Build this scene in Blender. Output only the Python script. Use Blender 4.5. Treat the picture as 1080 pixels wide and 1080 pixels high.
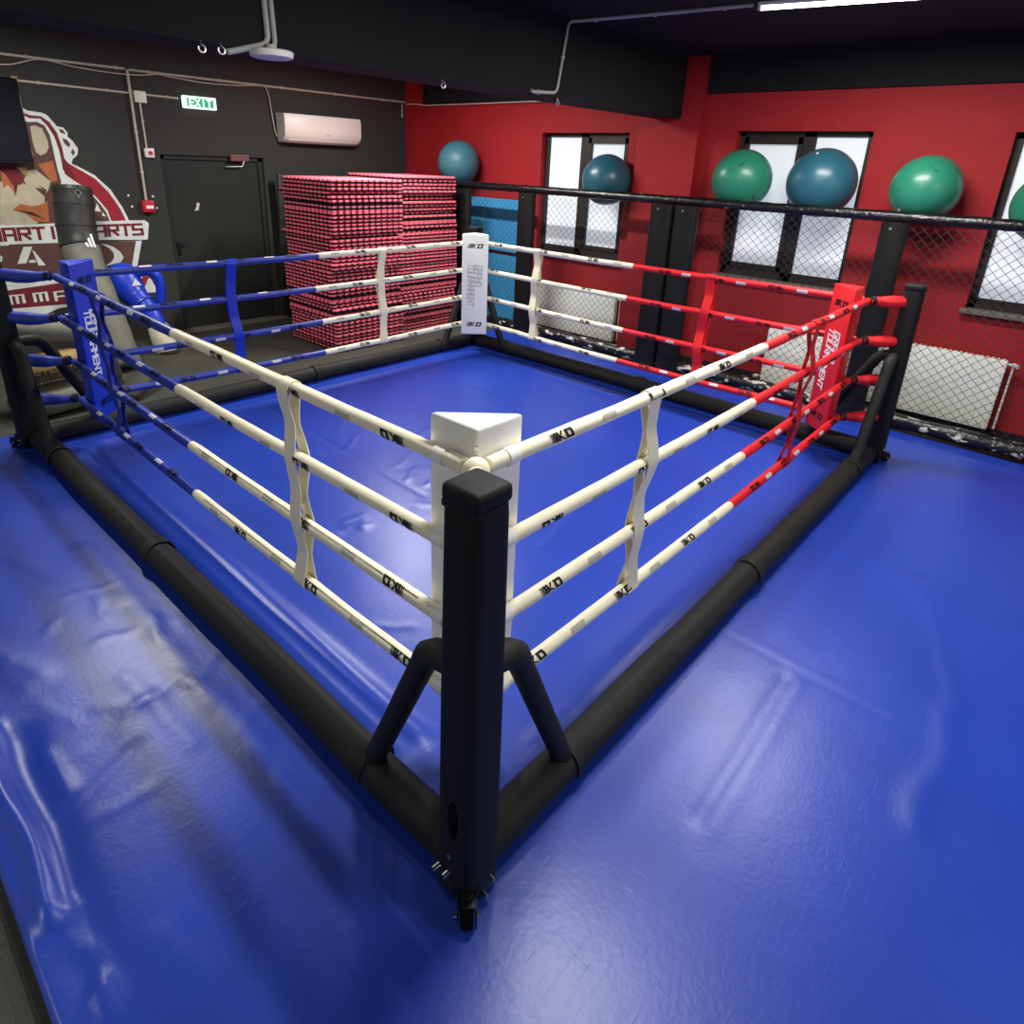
import bpy, bmesh, math, random
from mathutils import Vector, Matrix, noise
random.seed(7)
C = bpy.context.scene.collection
for o in list(bpy.data.objects):
    bpy.data.objects.remove(o)
SC = bpy.context.scene
# ------------------------------------------------------------------ camera
CAM = Vector((-0.98187, -0.95223, 2.12436))
AX_R = Vector((0.67277178, -0.73877967, 0.03978352))
AX_U = Vector((0.23759367, 0.26666395, 0.93404474))
AX_F = Vector((0.7006621, 0.61894663, -0.35493336))
cd = bpy.data.cameras.new('camera')
cam = bpy.data.objects.new('camera', cd)
C.objects.link(cam)
m3 = Matrix((AX_R, AX_U, -AX_F)).transposed()
cam.matrix_world = Matrix.Translation(CAM) @ m3.to_4x4()
cd.sensor_fit = 'HORIZONTAL'
cd.sensor_width = 36.0
cd.lens = 681.276 / 1080 * 36.0
cd.shift_x = (540 - 535.346) / 1080
cd.shift_y = (430.855 - 540) / 1080
cd.clip_start = 0.02
SC.camera = cam
# ------------------------------------------------------------------ world, lamps' light, exposure
w = bpy.data.worlds.new('world')
SC.world = w
w.use_nodes = True
bg = w.node_tree.nodes['Background']
bg.inputs[0].default_value = (1.0, 1.0, 1.0, 1)
bg.inputs[1].default_value = 0.30
SC.view_settings.view_transform = 'Standard'
SC.view_settings.look = 'None'
SC.view_settings.gamma = 1.0
SC.view_settings.exposure = 0.16
try:
    SC.view_settings.use_curve_mapping = False
except Exception:
    pass
CEIL = 3.235
TUBES = [  # x, y, power of each ceiling tube
    (4.15, 0.62, 88), (3.95, 4.9, 115), (0.5, 5.3, 72), (1.36, 0.55, 70), (2.2, -3.2, 65), (-2.6, 2.4, 32)]
TURN = [math.radians(12.2), 0, 0, 0, 0, 0]   # the first fixture hangs a little askew
for i, (tx, ty, p) in enumerate(TUBES):
    ld = bpy.data.lights.new('tube_light', 'AREA')
    ld.shape = 'RECTANGLE'
    ld.size = 0.10
    ld.size_y = 1.3
    ld.energy = p
    ld.color = (1.0, 0.97, 0.93)
    lo = bpy.data.objects.new('tube_light', ld)
    lo.location = (tx, ty, 3.178)
    lo.rotation_euler = (0, 0, TURN[i])
    C.objects.link(lo)

# ------------------------------------------------------------------ materials
def lin(c):
    c = c / 255.0
    return c / 12.92 if c <= 0.04045 else ((c + 0.055) / 1.055) ** 2.4
def rgb(r, g, b):
    return (lin(r), lin(g), lin(b), 1.0)
def mat(name, col, rough=0.5, spec=0.5, metal=0.0, var=0.0, vscale=8.0, bump=0.0, bscale=60.0, emit=None, estr=0.0, coat=0.0, detail=4.0):
    m = bpy.data.materials.new(name)
    m.use_nodes = True
    nt = m.node_tree
    b = nt.nodes['Principled BSDF']
    b.inputs['Base Color'].default_value = col
    b.inputs['Roughness'].default_value = rough
    b.inputs['Specular IOR Level'].default_value = spec
    b.inputs['Metallic'].default_value = metal
    if coat:
        b.inputs['Coat Weight'].default_value = coat
        b.inputs['Coat Roughness'].default_value = 0.15
    tc = nt.nodes.new('ShaderNodeTexCoord')
    if var:
        n = nt.nodes.new('ShaderNodeTexNoise')
        n.inputs['Scale'].default_value = vscale
        n.inputs['Detail'].default_value = detail
        nt.links.new(tc.outputs['Object'], n.inputs['Vector'])
        r = nt.nodes.new('ShaderNodeValToRGB')
        r.color_ramp.elements[0].position = 0.3
        r.color_ramp.elements[1].position = 0.7
        r.color_ramp.elements[0].color = (col[0] * (1 - var), col[1] * (1 - var), col[2] * (1 - var), 1)
        r.color_ramp.elements[1].color = (min(1, col[0] * (1 + var)), min(1, col[1] * (1 + var)), min(1, col[2] * (1 + var)), 1)
        nt.links.new(n.outputs[0], r.inputs[0])
        nt.links.new(r.outputs[0], b.inputs['Base Color'])
    if bump:
        n2 = nt.nodes.new('ShaderNodeTexNoise')
        n2.inputs['Scale'].default_value = bscale
        n2.inputs['Detail'].default_value = 4.0
        nt.links.new(tc.outputs['Object'], n2.inputs['Vector'])
        bp = nt.nodes.new('ShaderNodeBump')
        bp.inputs['Strength'].default_value = bump
        bp.inputs['Distance'].default_value = 0.01
        nt.links.new(n2.outputs[0], bp.inputs['Height'])
        nt.links.new(bp.outputs[0], b.inputs['Normal'])
    if emit:
        b.inputs['Emission Color'].default_value = emit
        b.inputs['Emission Strength'].default_value = estr
    return m

def flecks(m, col, scale, lo, hi, detail=6.0, stretch=None):
    """worn or speckled patches of another colour over a material's base colour"""
    nt = m.node_tree
    b = nt.nodes['Principled BSDF']
    tc = [n for n in nt.nodes if n.type == 'TEX_COORD'][0]
    n = nt.nodes.new('ShaderNodeTexNoise')
    n.inputs['Scale'].default_value = scale
    n.inputs['Detail'].default_value = detail
    if stretch:
        mp = nt.nodes.new('ShaderNodeMapping')
        mp.inputs['Scale'].default_value = stretch[0]
        mp.inputs['Rotation'].default_value = stretch[1]
        nt.links.new(tc.outputs['Object'], mp.inputs['Vector'])
        nt.links.new(mp.outputs[0], n.inputs['Vector'])
    else:
        nt.links.new(tc.outputs['Object'], n.inputs['Vector'])
    mr = nt.nodes.new('ShaderNodeMapRange')
    mr.inputs[1].default_value = lo
    mr.inputs[2].default_value = hi
    nt.links.new(n.outputs[0], mr.inputs[0])
    mx = nt.nodes.new('ShaderNodeMixRGB')
    mx.inputs[2].default_value = col
    src = b.inputs['Base Color']
    if src.is_linked:
        nt.links.new(src.links[0].from_socket, mx.inputs[1])
    else:
        mx.inputs[1].default_value = src.default_value
    nt.links.new(mr.outputs[0], mx.inputs[0])
    nt.links.new(mx.outputs[0], src)
    return m

def scratch_bump(m):
    """fine scratches and a slight grain in the vinyl's surface"""
    nt = m.node_tree
    b = nt.nodes['Principled BSDF']
    tc = [n for n in nt.nodes if n.type == 'TEX_COORD'][0]
    prev = None
    for sc, scale, rot, lo, hi, st in (((1, 1, 1), 55, (0, 0, 0), 0.2, 0.8, 0.035), ((1, 26, 1), 5, (0, 0, 0.75), 0.64, 0.78, 0.07), ((30, 1, 1), 4, (0, 0, -0.25), 0.66, 0.80, 0.07), ((1, 18, 1), 4, (0, 0, 1.3), 0.66, 0.80, 0.06), ((1, 1, 1), 6, (0, 0, 0), 0.3, 0.7, 0.05)):
        mp = nt.nodes.new('ShaderNodeMapping')
        mp.inputs['Scale'].default_value = sc
        mp.inputs['Rotation'].default_value = rot
        nt.links.new(tc.outputs['Object'], mp.inputs['Vector'])
        n = nt.nodes.new('ShaderNodeTexNoise')
        n.inputs['Scale'].default_value = scale
        n.inputs['Detail'].default_value = 3.0
        nt.links.new(mp.outputs[0], n.inputs['Vector'])
        r = nt.nodes.new('ShaderNodeMapRange')
        r.inputs[1].default_value = lo; r.inputs[2].default_value = hi
        nt.links.new(n.outputs[0], r.inputs[0])
        bp = nt.nodes.new('ShaderNodeBump')
        bp.inputs['Strength'].default_value = st
        bp.inputs['Distance'].default_value = 0.01
        nt.links.new(r.outputs[0], bp.inputs['Height'])
        if prev: nt.links.new(prev.outputs[0], bp.inputs['Normal'])
        prev = bp
    nt.links.new(prev.outputs[0], b.inputs['Normal'])

M = {}
M['black_wall'] = mat('black_wall_paint', rgb(58, 58, 55), 0.75, 0.25, var=0.10, vscale=1.2, bump=0.12, bscale=90)
M['ceiling'] = mat('black_ceiling_paint', rgb(29, 30, 32), 0.85, 0.2, var=0.12, vscale=1.5, bump=0.1, bscale=60)
M['red_wall'] = mat('red_wall_paint', rgb(160, 31, 36), 0.65, 0.3, var=0.06, vscale=3, bump=0.35, bscale=120)
M['rubber'] = flecks(mat('rubber_floor', rgb(66, 66, 58), 0.75, 0.3, var=0.15, vscale=3, bump=0.3, bscale=180), rgb(150, 150, 140), 130, 0.69, 0.74)
M['canvas'] = mat('blue_vinyl_canvas', rgb(32, 63, 170), 0.34, 0.5, var=0.06, vscale=1.5)
scratch_bump(M['canvas'])
flecks(M['canvas'], rgb(120, 140, 215), 5.0, 0.72, 0.84, stretch=((1, 26, 1), (0, 0, 0.5)), detail=3)  # canvas_scratch
M['black_vinyl'] = mat('black_vinyl', rgb(38, 38, 36), 0.6, 0.22, var=0.12, vscale=9, bump=0.10, bscale=70)
M['post_vinyl'] = mat('post_vinyl', rgb(31, 31, 30), 0.6, 0.2, var=0.06, vscale=6, bump=0.08, bscale=60)
M['hole'] = mat('dark_opening', rgb(8, 8, 9), 0.9, 0.1)
M['cream'] = mat('cream_vinyl', rgb(250, 244, 214), 0.42, 0.45, var=0.03, vscale=12, bump=0.06, bscale=90)
M['white_vinyl'] = mat('white_vinyl', rgb(250, 250, 245), 0.38, 0.45, var=0.03, vscale=9, bump=0.06, bscale=40)
M['blue_vinyl'] = mat('blue_vinyl', rgb(28, 58, 196), 0.36, 0.5, var=0.06, vscale=8, bump=0.06, bscale=60)
M['navy_vinyl'] = mat('navy_rope_vinyl', rgb(44, 62, 160), 0.38, 0.5, var=0.08, vscale=12, bump=0.06, bscale=90)
M['red_vinyl'] = mat('red_vinyl', rgb(226, 34, 42), 0.42, 0.45, var=0.05, vscale=10, bump=0.08, bscale=70)
M['ink'] = mat('black_print', rgb(22, 22, 22), 0.5, 0.3)
M['dark_ink'] = mat('dark_print', rgb(16, 18, 40), 0.5, 0.3)
M['grey_ink'] = mat('grey_print', rgb(188, 186, 170), 0.5, 0.3, var=0.35, vscale=160)
M['pale_ink'] = mat('pale_print', rgb(205, 205, 215), 0.5, 0.3, var=0.2, vscale=120)
M['white_ink'] = mat('white_print', rgb(240, 240, 240), 0.5, 0.3)
M['steel'] = mat('steel', rgb(190, 190, 188), 0.3, 0.5, metal=1.0)
M['dark_metal'] = mat('dark_metal', rgb(40, 40, 40), 0.4, 0.5, metal=0.6)
M['strap'] = mat('dark_strap', rgb(34, 30, 34), 0.6, 0.3)
M['foam_red'] = mat('red_foam', rgb(240, 116, 132), 0.8, 0.2, var=0.08, vscale=20)
M['foam_black'] = mat('black_foam', rgb(34, 20, 26), 0.85, 0.2)
M['teal_foam'] = mat('teal_foam', rgb(66, 156, 208), 0.7, 0.25, var=0.10, vscale=2)
M['fence'] = mat('fence_wire', rgb(52, 52, 52), 0.5, 0.4, metal=0.2)
M['rail'] = flecks(mat('taped_rail', rgb(16, 16, 18), 0.25, 0.6, bump=0.9, bscale=28), rgb(205, 205, 200), 26, 0.68, 0.72, stretch=((1, 0.3, 1), (0, 0, 0)))
M['fence_pad'] = mat('fence_pad_vinyl', rgb(22, 22, 22), 0.42, 0.3, var=0.1, vscale=4, bump=0.3, bscale=9)
M['base_tape'] = flecks(mat('taped_base', rgb(18, 18, 20), 0.3, 0.6, bump=0.9, bscale=30), rgb(210, 205, 195), 16, 0.58, 0.62, stretch=((1, 0.45, 1), (0, 0, 0)))
M['frame'] = mat('dark_window_frame', rgb(44, 38, 36), 0.5, 0.4)
M['pane'] = mat('frosted_film', rgb(222, 228, 232), 0.25, 0.5, emit=(0.85, 0.92, 1.0, 1), estr=0.34)
M['stone'] = mat('grey_stone', rgb(112, 106, 98), 0.6, 0.4, var=0.45, vscale=90)
M['radiator'] = mat('radiator_enamel', rgb(244, 246, 236), 0.4, 0.5, var=0.03, vscale=20)
M['valve'] = mat('valve_plastic', rgb(225, 222, 215), 0.4, 0.5)
M['plastic'] = mat('white_plastic', rgb(236, 230, 222), 0.4, 0.5)
M['conduit'] = mat('cream_conduit', rgb(196, 188, 168), 0.55, 0.4, var=0.05, vscale=10)
M['cable'] = mat('pinkish_cable', rgb(196, 180, 172), 0.6, 0.3)
M['grey_pipe'] = mat('grey_pipe', rgb(176, 174, 170), 0.45, 0.4)
M['door'] = mat('black_door_paint', rgb(40, 41, 37), 0.6, 0.3, var=0.12, vscale=2.5, bump=0.08, bscale=50)
M['sign_white'] = mat('sign_white', rgb(235, 255, 248), 0.5, 0.3, emit=(0.80, 1.0, 0.92, 1), estr=0.9)
M['sign_green'] = mat('sign_green', rgb(40, 170, 120), 0.5, 0.3, emit=(0.02, 0.30, 0.17, 1), estr=0.7)
M['tube'] = mat('lit_tube', rgb(255, 255, 250), 0.5, 0.3, emit=(1, 0.98, 0.95, 1), estr=9.0)
M['alarm'] = mat('alarm_red', rgb(196, 26, 40), 0.4, 0.5)
M['brown_box'] = mat('reddish_brown', rgb(120, 72, 74), 0.5, 0.4)
M['screen'] = mat('screen_black', rgb(10, 11, 24), 0.2, 0.5)
M['ball_green'] = flecks(mat('green_rubber', rgb(40, 124, 98), 0.34, 0.5, var=0.06, vscale=6), rgb(30, 84, 70), 7, 0.66, 0.72, detail=2, stretch=((1, 1, 4), (0.5, 0.3, 0)))
M['ball_teal'] = mat('teal_rubber', rgb(38, 90, 106), 0.34, 0.5, var=0.06, vscale=6)
M['ball_dusty'] = mat('dusty_teal_rubber', rgb(62, 112, 126), 0.45, 0.4, var=0.06, vscale=6)
M['bag_black'] = mat('worn_black_leather', rgb(50, 50, 48), 0.45, 0.4, var=0.25, vscale=7, bump=0.35, bscale=14)
M['bag_grey'] = mat('worn_grey_leather', rgb(112, 112, 102), 0.6, 0.3, var=0.2, vscale=6, bump=0.3, bscale=12)
M['grey_cloth'] = mat('grey_cloth', rgb(112, 112, 100), 0.8, 0.2, var=0.15, vscale=7, bump=0.2, bscale=20)
M['dark_cloth'] = mat('dark_grey_cloth', rgb(70, 70, 62), 0.75, 0.2, var=0.2, vscale=7, bump=0.3, bscale=15)
M['gold'] = mat('gold_print', rgb(158, 132, 78), 0.6, 0.3, var=0.15, vscale=9)
M['off_white'] = mat('scuffed_white', rgb(214, 208, 184), 0.6, 0.3, var=0.12, vscale=9)
M['tan'] = mat('tan_foam', rgb(196, 166, 118), 0.7, 0.3, var=0.1, vscale=12)
for k, c in dict(white=(226, 232, 226), maroon=(118, 40, 50), brown=(100, 68, 62), cream=(196, 186, 158), orange=(186, 108, 70), red=(164, 42, 54), tan=(178, 140, 104), dark=(70, 44, 38)).items():
    M['paint_' + k] = mat('paint_' + k, rgb(*c), 0.7, 0.3, var=0.08, vscale=14)

# ------------------------------------------------------------------ mesh helpers
class MB:
    def __init__(s):
        s.v = []; s.f = []; s.m = []
    def add(s, vs, fs, mi=0):
        o = len(s.v)
        s.v += [tuple(p) for p in vs]
        for f in fs:
            s.f.append(tuple(o + i for i in f)); s.m.append(mi)
    def box(s, c, d, mi=0, R=None, bev=0.0, seg=2):
        bm = bmesh.new()
        bmesh.ops.create_cube(bm, size=1.0)
        for v in bm.verts:
            v.co = Vector((v.co.x * d[0], v.co.y * d[1], v.co.z * d[2]))
        if bev > 0:
            bmesh.ops.bevel(bm, geom=list(bm.edges), offset=bev, segments=seg, profile=0.5, affect='EDGES')
        bm.verts.index_update()
        c = Vector(c)
        vs = [((R @ v.co) if R else v.co) + c for v in bm.verts]
        s.add(vs, [[v.index for v in f.verts] for f in bm.faces], mi)
        bm.free()
    def tube(s, pts, r, seg=12, mi=0, caps=True, up=None):
        pts = [Vector(p) for p in pts]
        n = len(pts)
        rr = r if isinstance(r, (list, tuple)) else [r] * n
        vs = []; fs = []
        pu = None
        for i, p in enumerate(pts):
            t = (pts[min(i + 1, n - 1)] - pts[max(i - 1, 0)]).normalized()
            if pu is None:
                a = Vector(up) if up else (Vector((0, 0, 1)) if abs(t.z) < 0.9 else Vector((1, 0, 0)))
            else:
                a = pu
            x = (a - t * a.dot(t)).normalized()
            y = t.cross(x)
            pu = x
            for k in range(seg):
                an = 2 * math.pi * k / seg
                vs.append(p + (x * math.cos(an) + y * math.sin(an)) * rr[i])
        for i in range(n - 1):
            for k in range(seg):
                k2 = (k + 1) % seg
                fs.append((i * seg + k, i * seg + k2, (i + 1) * seg + k2, (i + 1) * seg + k))
        if caps:
            fs.append(tuple(range(seg - 1, -1, -1)))
            fs.append(tuple((n - 1) * seg + k for k in range(seg)))
        s.add(vs, fs, mi)
    def sphere(s, c, r, mi=0, su=24, sv=16, sc=(1, 1, 1)):
        c = Vector(c); vs = [c + Vector((0, 0, r * sc[2]))]; fs = []
        for j in range(1, sv):
            t = math.pi * j / sv
            for i in range(su):
                p = 2 * math.pi * i / su
                vs.append(c + Vector((r * sc[0] * math.sin(t) * math.cos(p), r * sc[1] * math.sin(t) * math.sin(p), r * sc[2] * math.cos(t))))
        vs.append(c - Vector((0, 0, r * sc[2])))
        for i in range(su):
            i2 = (i + 1) % su
            fs.append((0, 1 + i, 1 + i2))
            b = 1 + (sv - 2) * su
            fs.append((b + i2, b + i, len(vs) - 1))
        for j in range(sv - 2):
            for i in range(su):
                i2 = (i + 1) % su
                a = 1 + j * su
                fs.append((a + i, a + su + i, a + su + i2, a + i2))
        s.add(vs, fs, mi)
    def prism(s, poly, o, ux, uy, th, mi=0):
        """polygon (2D) in the plane o + u*ux + v*uy, extruded by th along ux x uy"""
        o = Vector(o); ux = Vector(ux); uy = Vector(uy)
        nz = ux.cross(uy).normalized() * th
        n = len(poly)
        a = [o + ux * p[0] + uy * p[1] for p in poly]
        vs = a + [p + nz for p in a]
        area = sum(poly[i][0] * poly[(i + 1) % n][1] - poly[(i + 1) % n][0] * poly[i][1] for i in range(n))
        top = list(range(n, 2 * n)); bot = list(range(n - 1, -1, -1))
        if area < 0:
            top.reverse(); bot.reverse()
        fs = [tuple(top), tuple(bot)]
        for i in range(n):
            j = (i + 1) % n
            fs.append((i, j, n + j, n + i) if area > 0 else (j, i, n + i, n + j))
        s.add(vs, fs, mi)
    def build(s, name, mats, parent=None, smooth=True, ang=40):
        me = bpy.data.meshes.new(name)
        me.from_pydata([tuple(v) for v in s.v], [], s.f)
        if not isinstance(mats, (list, tuple)):
            mats = [mats]
        for m in mats:
            me.materials.append(m)
        if len(mats) > 1:
            me.polygons.foreach_set('material_index', s.m)
        if smooth:
            me.polygons.foreach_set('use_smooth', [True] * len(me.polygons))
            me.update()
            me.set_sharp_from_angle(angle=math.radians(ang))
        me.update()
        o = bpy.data.objects.new(name, me)
        C.objects.link(o)
        if parent:
            o.parent = parent
        return o

def tag(o, label=None, cat=None, group=None, kind=None):
    if label: o['label'] = label
    if cat: o['category'] = cat
    if group: o['group'] = group
    if kind: o['kind'] = kind
    return o
def thing(name, label, cat, loc=(0, 0, 0), rz=0.0, group=None):
    o = bpy.data.objects.new(name, None)
    o.empty_display_size = 0.1
    C.objects.link(o)
    o.location = loc
    o.rotation_euler = (0, 0, rz)
    return tag(o, label, cat, group)
def struct(o, label=None, cat=None):
    return tag(o, label, cat, kind='structure')
def copy_tree(o, parent=None):
    c = o.copy()
    C.objects.link(c)
    if parent: c.parent = parent
    for ch in list(o.children):
        copy_tree(ch, c)
    return c
def lerp(a, b, t):
    return Vector(a) * (1 - t) + Vector(b) * t
def nz(x, y=0.0, z=0.0):
    return noise.noise(Vector((x, y, z)))

# block lettering: strokes on a 4 x 6 grid
GL = {
 'A': [[(0, 0), (0, 6), (4, 6), (4, 0)], [(0, 2.6), (4, 2.6)]], 'R': [[(0, 0), (0, 6), (4, 6), (4, 3), (0, 3)], [(1.6, 3), (4, 0)]],
 'T': [[(0, 6), (4, 6)], [(2, 6), (2, 0)]], 'I': [[(2, 0), (2, 6)]], 'L': [[(0, 6), (0, 0), (4, 0)]],
 'S': [[(4, 6), (0, 6), (0, 3), (4, 3), (4, 0), (0, 0)]], 'M': [[(0, 0), (0, 6), (2, 3), (4, 6), (4, 0)]],
 'G': [[(4, 6), (0, 6), (0, 0), (4, 0), (4, 3), (2.2, 3)]], 'N': [[(0, 0), (0, 6), (4, 0), (4, 6)]],
 'D': [[(0, 0), (0, 6), (3, 6), (4, 5), (4, 1), (3, 0), (0, 0)]], 'O': [[(0, 0), (0, 6), (4, 6), (4, 0), (0, 0)]],
 'U': [[(0, 6), (0, 0), (4, 0), (4, 6)]], 'E': [[(4, 6), (0, 6), (0, 0), (4, 0)], [(0, 3), (3.4, 3)]],
 'K': [[(0, 0), (0, 6)], [(4, 6), (0, 3), (4, 0)]], 'X': [[(0, 0), (4, 6)], [(0, 6), (4, 0)]],
 'm': [[(0, 0), (0, 6), (4, 6), (4, 0)], [(2, 6), (2, 0)]],
}
def stroke_quads(text, w=1.0, adv=5.6, slant=0.0):
    """list of quads (4 points in units of the 6-high letter grid) and total width"""
    out = []; x = 0.0
    for ch in text:
        if ch in GL:
            for line in GL[ch]:
                for a, b in zip(line[:-1], line[1:]):
                    dx, dy = b[0] - a[0], b[1] - a[1]
                    L = math.hypot(dx, dy); dx /= L; dy /= L
                    e = w / 2 if (abs(dx) < 0.01 or abs(dy) < 0.01) else w * 0.2
                    ax, ay = a[0] - dx * e, a[1] - dy * e
                    bx, by = b[0] + dx * e, b[1] + dy * e
                    px, py = -dy * w / 2, dx * w / 2
                    q = [(ax + px, ay + py), (ax - px, ay - py), (bx - px, by - py), (bx + px, by + py)]
                    out.append([(x + u + slant * v, v) for u, v in q])
        x += adv if ch != ' ' else adv * 0.6
    return out, x
def ko_quads():
    """three slanted bars, K and O, six units high"""
    q = []
    sl = 0.28
    def sh(u, v): return (u + sl * v, v)
    for x, wd in ((0, 0.55), (1.15, 0.85), (2.5, 1.7)):
        q.append([sh(x, 0), sh(x + wd, 0), sh(x + wd, 6), sh(x, 6)])
    k = 4.6
    q.append([sh(k, 0), sh(k + 1.6, 0), sh(k + 1.6, 6), sh(k, 6)])
    q.append([sh(k + 1.2, 2.4), sh(k + 1.2, 3.9), sh(k + 4.2, 6), sh(k + 5.7, 6)])
    q.append([sh(k + 1.2, 3.7), sh(k + 2.3, 3.2), sh(k + 5.4, 0), sh(k + 3.7, 0)])
    o = k + 6.2
    for a in ([(0, 0), (1.7, 0), (1.7, 6), (0, 6)], [(4.2, 0), (5.9, 0), (5.9, 6), (4.2, 6)], [(1.6, 0), (4.3, 0), (4.3, 1.5), (1.6, 1.5)], [(1.6, 4.5), (4.3, 4.5), (4.3, 6), (1.6, 6)]):
        q.append([sh(o + u, v) for u, v in a])
    return q, o + 5.7 + sl * 6
KOQ, KOW = ko_quads()
def flat_text(mb, quads, o, ux, uy, scale, th=0.0008, mi=0):
    o = Vector(o); ux = Vector(ux).normalized(); uy = Vector(uy).normalized()
    nn = ux.cross(uy)
    for i, q in enumerate(quads):   # strokes laid over one another
        mb.prism([(u * scale, v * scale) for u, v in q], o + nn * 0.00006 * (i % 40), ux, uy, th, mi)

# ================================================================== the setting
FZ = -0.04
def boxobj(name, mats, boxes, parent=None, bev=0.0, smooth=False):
    mb = MB()
    for b in boxes:
        x0, x1, y0, y1, z0, z1 = b[:6]
        mb.box(((x0 + x1) / 2, (y0 + y1) / 2, (z0 + z1) / 2), (x1 - x0, y1 - y0, z1 - z0), b[6] if len(b) > 6 else 0, bev=bev)
    return mb.build(name, mats, parent, smooth=smooth)

struct(boxobj('floor', M['rubber'], [(-4.5, 6.2, -4.5, 7.6, FZ - 0.1, FZ)]))
struct(boxobj('ceiling', M['ceiling'], [(-4.5, 6.2, -4.5, 7.6, CEIL, CEIL + 0.1)]))
DX0, DX1, DZ = 2.235, 3.50, 2.06
BY = 7.4
struct(boxobj('wall_back', M['black_wall'], [(-4.5, DX0, BY, BY + 0.2, FZ, CEIL), (DX1, 6.2, BY, BY + 0.2, FZ, CEIL), (DX0, DX1, BY, BY + 0.2, DZ, CEIL)]))
WX = 6.0
WINS = [(3.50, 4.82, 1.03, 2.51), (0.90, 2.20, 1.07, 2.53), (-1.46, -0.16, 1.08, 2.525)]
pcs = []
ys = [-4.5, -1.46, -0.16, 0.90, 2.20, 3.50, 4.82, 7.6]
for a, b in zip(ys[:-1], ys[1:]):
    wn = [q for q in WINS if abs(q[0] - a) < 1e-6]
    if wn:
        pcs += [(WX, WX + 0.2, a, b, FZ, wn[0][2]), (WX, WX + 0.2, a, b, wn[0][3], CEIL)]
    else:
        pcs.append((WX, WX + 0.2, a, b, FZ, CEIL))
struct(boxobj('wall_right', M['red_wall'], pcs))
struct(boxobj('trim_1', M['red_wall'], [(5.88, WX, 2.58, 3.32, FZ, CEIL)]), 'red painted wall pillar between the two left windows', 'pillar')
struct(boxobj('trim_2', M['red_wall'], [(5.86, WX, 7.11, BY, FZ, CEIL)]), 'red pillar in the corner against the black wall', 'pillar')
struct(boxobj('trim_3', M['ceiling'], [(-4.5, 5.88, 2.80, 3.14, 2.65, CEIL)]), 'black ceiling beam crossing above the ring', 'beam')
struct(boxobj('trim_4', M['ceiling'], [(5.96, WX, -4.5, 2.58, 2.89, CEIL)]), 'black beam along the top of the red wall, right part', 'beam')
struct(boxobj('trim_5', M['ceiling'], [(5.96, WX, 3.32, 7.11, 2.88, CEIL)]), 'black beam along the top of the red wall, left part', 'beam')
struct(boxobj('baseboard_right', M['ceiling'], [(5.97, WX, -4.5, 7.1, FZ, 0.06)]))

for i, (y0, y1, z0, z1) in enumerate(WINS):
    n = i + 1
    cols = [0.47, 0.55, 0.47][i]
    ym = y1 - (y1 - y0) * cols
    bx = [(6.10, 6.17, y0, y1, z0, z0 + 0.09), (6.10, 6.17, y0, y1, z1 - 0.05, z1), (6.10, 6.17, y0, y0 + 0.06, z0, z1), (6.10, 6.17, y1 - 0.06, y1, z0, z1), (6.10, 6.17, ym - 0.06, ym + 0.06, z0, z1)]
    root = boxobj('window_%d' % n, M['frame'], bx, bev=0.004)
    struct(root)
    # the opening sash has a thicker frame of its own
    if i == 0: sa, sb, pa, pb = y0 + 0.06, ym - 0.06, ym + 0.06, y1 - 0.06
    elif i == 1: sa, sb, pa, pb = ym + 0.06, y1 - 0.06, y0 + 0.06, ym - 0.06
    else: sa, sb, pa, pb = y0 + 0.06, ym - 0.06, ym + 0.06, y1 - 0.06
    za, zb = z0 + 0.09, z1 - 0.05
    boxobj('sash', M['frame'], [(6.085, 6.15, sa, sb, za, za + 0.05), (6.085, 6.15, sa, sb, zb - 0.07, zb), (6.085, 6.15, sa, sa + 0.05, za, zb), (6.085, 6.15, sb - 0.05, sb, za, zb)], root, bev=0.004)
    boxobj('pane', M['pane'], [(6.125, 6.135, sa + 0.05, sb - 0.05, za + 0.05, zb - 0.07)], root)
    boxobj('pane', M['pane'], [(6.125, 6.135, pa, pb, za, zb)], root)
    boxobj('sill', M['stone'], [(5.93, 6.11, y0 - 0.03, y1 + 0.03, z0 - 0.035, z0)], root, bev=0.004)

# black exit door
dr = boxobj('door_1', M['door'], [(DX0 + 0.04, DX1 - 0.05, BY + 0.055, BY + 0.10, FZ + 0.03, DZ - 0.05)], bev=0.003)
struct(dr, 'plain black exit door in the black wall under the lit sign', 'door')
boxobj('door_frame', M['door'], [(DX0, DX0 + 0.05, BY + 0.03, BY + 0.14, FZ, DZ), (DX1 - 0.06, DX1, BY + 0.03, BY + 0.14, FZ, DZ), (DX0, DX1, BY + 0.03, BY + 0.14, DZ - 0.05, DZ)], dr)
mb = MB()
mb.tube([(DX0 + 0.09, BY + 0.06, 1.05), (DX0 + 0.09, BY + 0.0, 1.05), (DX0 + 0.20, BY - 0.005, 1.05)], 0.010)
mb.box((DX0 + 0.09, BY + 0.052, 1.0), (0.04, 0.012, 0.2), bev=0.004)
mb.build('door_handle', M['dark_metal'], dr)
boxobj('threshold', M['stone'], [(DX0 - 0.05, DX1 + 0.12, BY - 0.12, BY + 0.06, FZ, FZ + 0.03)], dr, bev=0.006)
mb = MB()
mb.prism([(0, 0), (0.05, 0.01), (0.075, 0.09), (0.04, 0.10), (0.03, 0.05)], (2.57, BY + 0.054, 1.42), (1, 0, 0), (0, 0, 1), 0.002)
mb.build('torn_sticker', M['off_white'], dr, smooth=False)
mb = MB()
mb.box((3.46, BY + 0.05, 1.0), (0.02, 0.03, 0.12)); mb.box((3.46, BY + 0.05, 1.42), (0.02, 0.03, 0.12)); mb.box((3.46, BY + 0.05, 0.2), (0.02, 0.03, 0.12))
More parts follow.
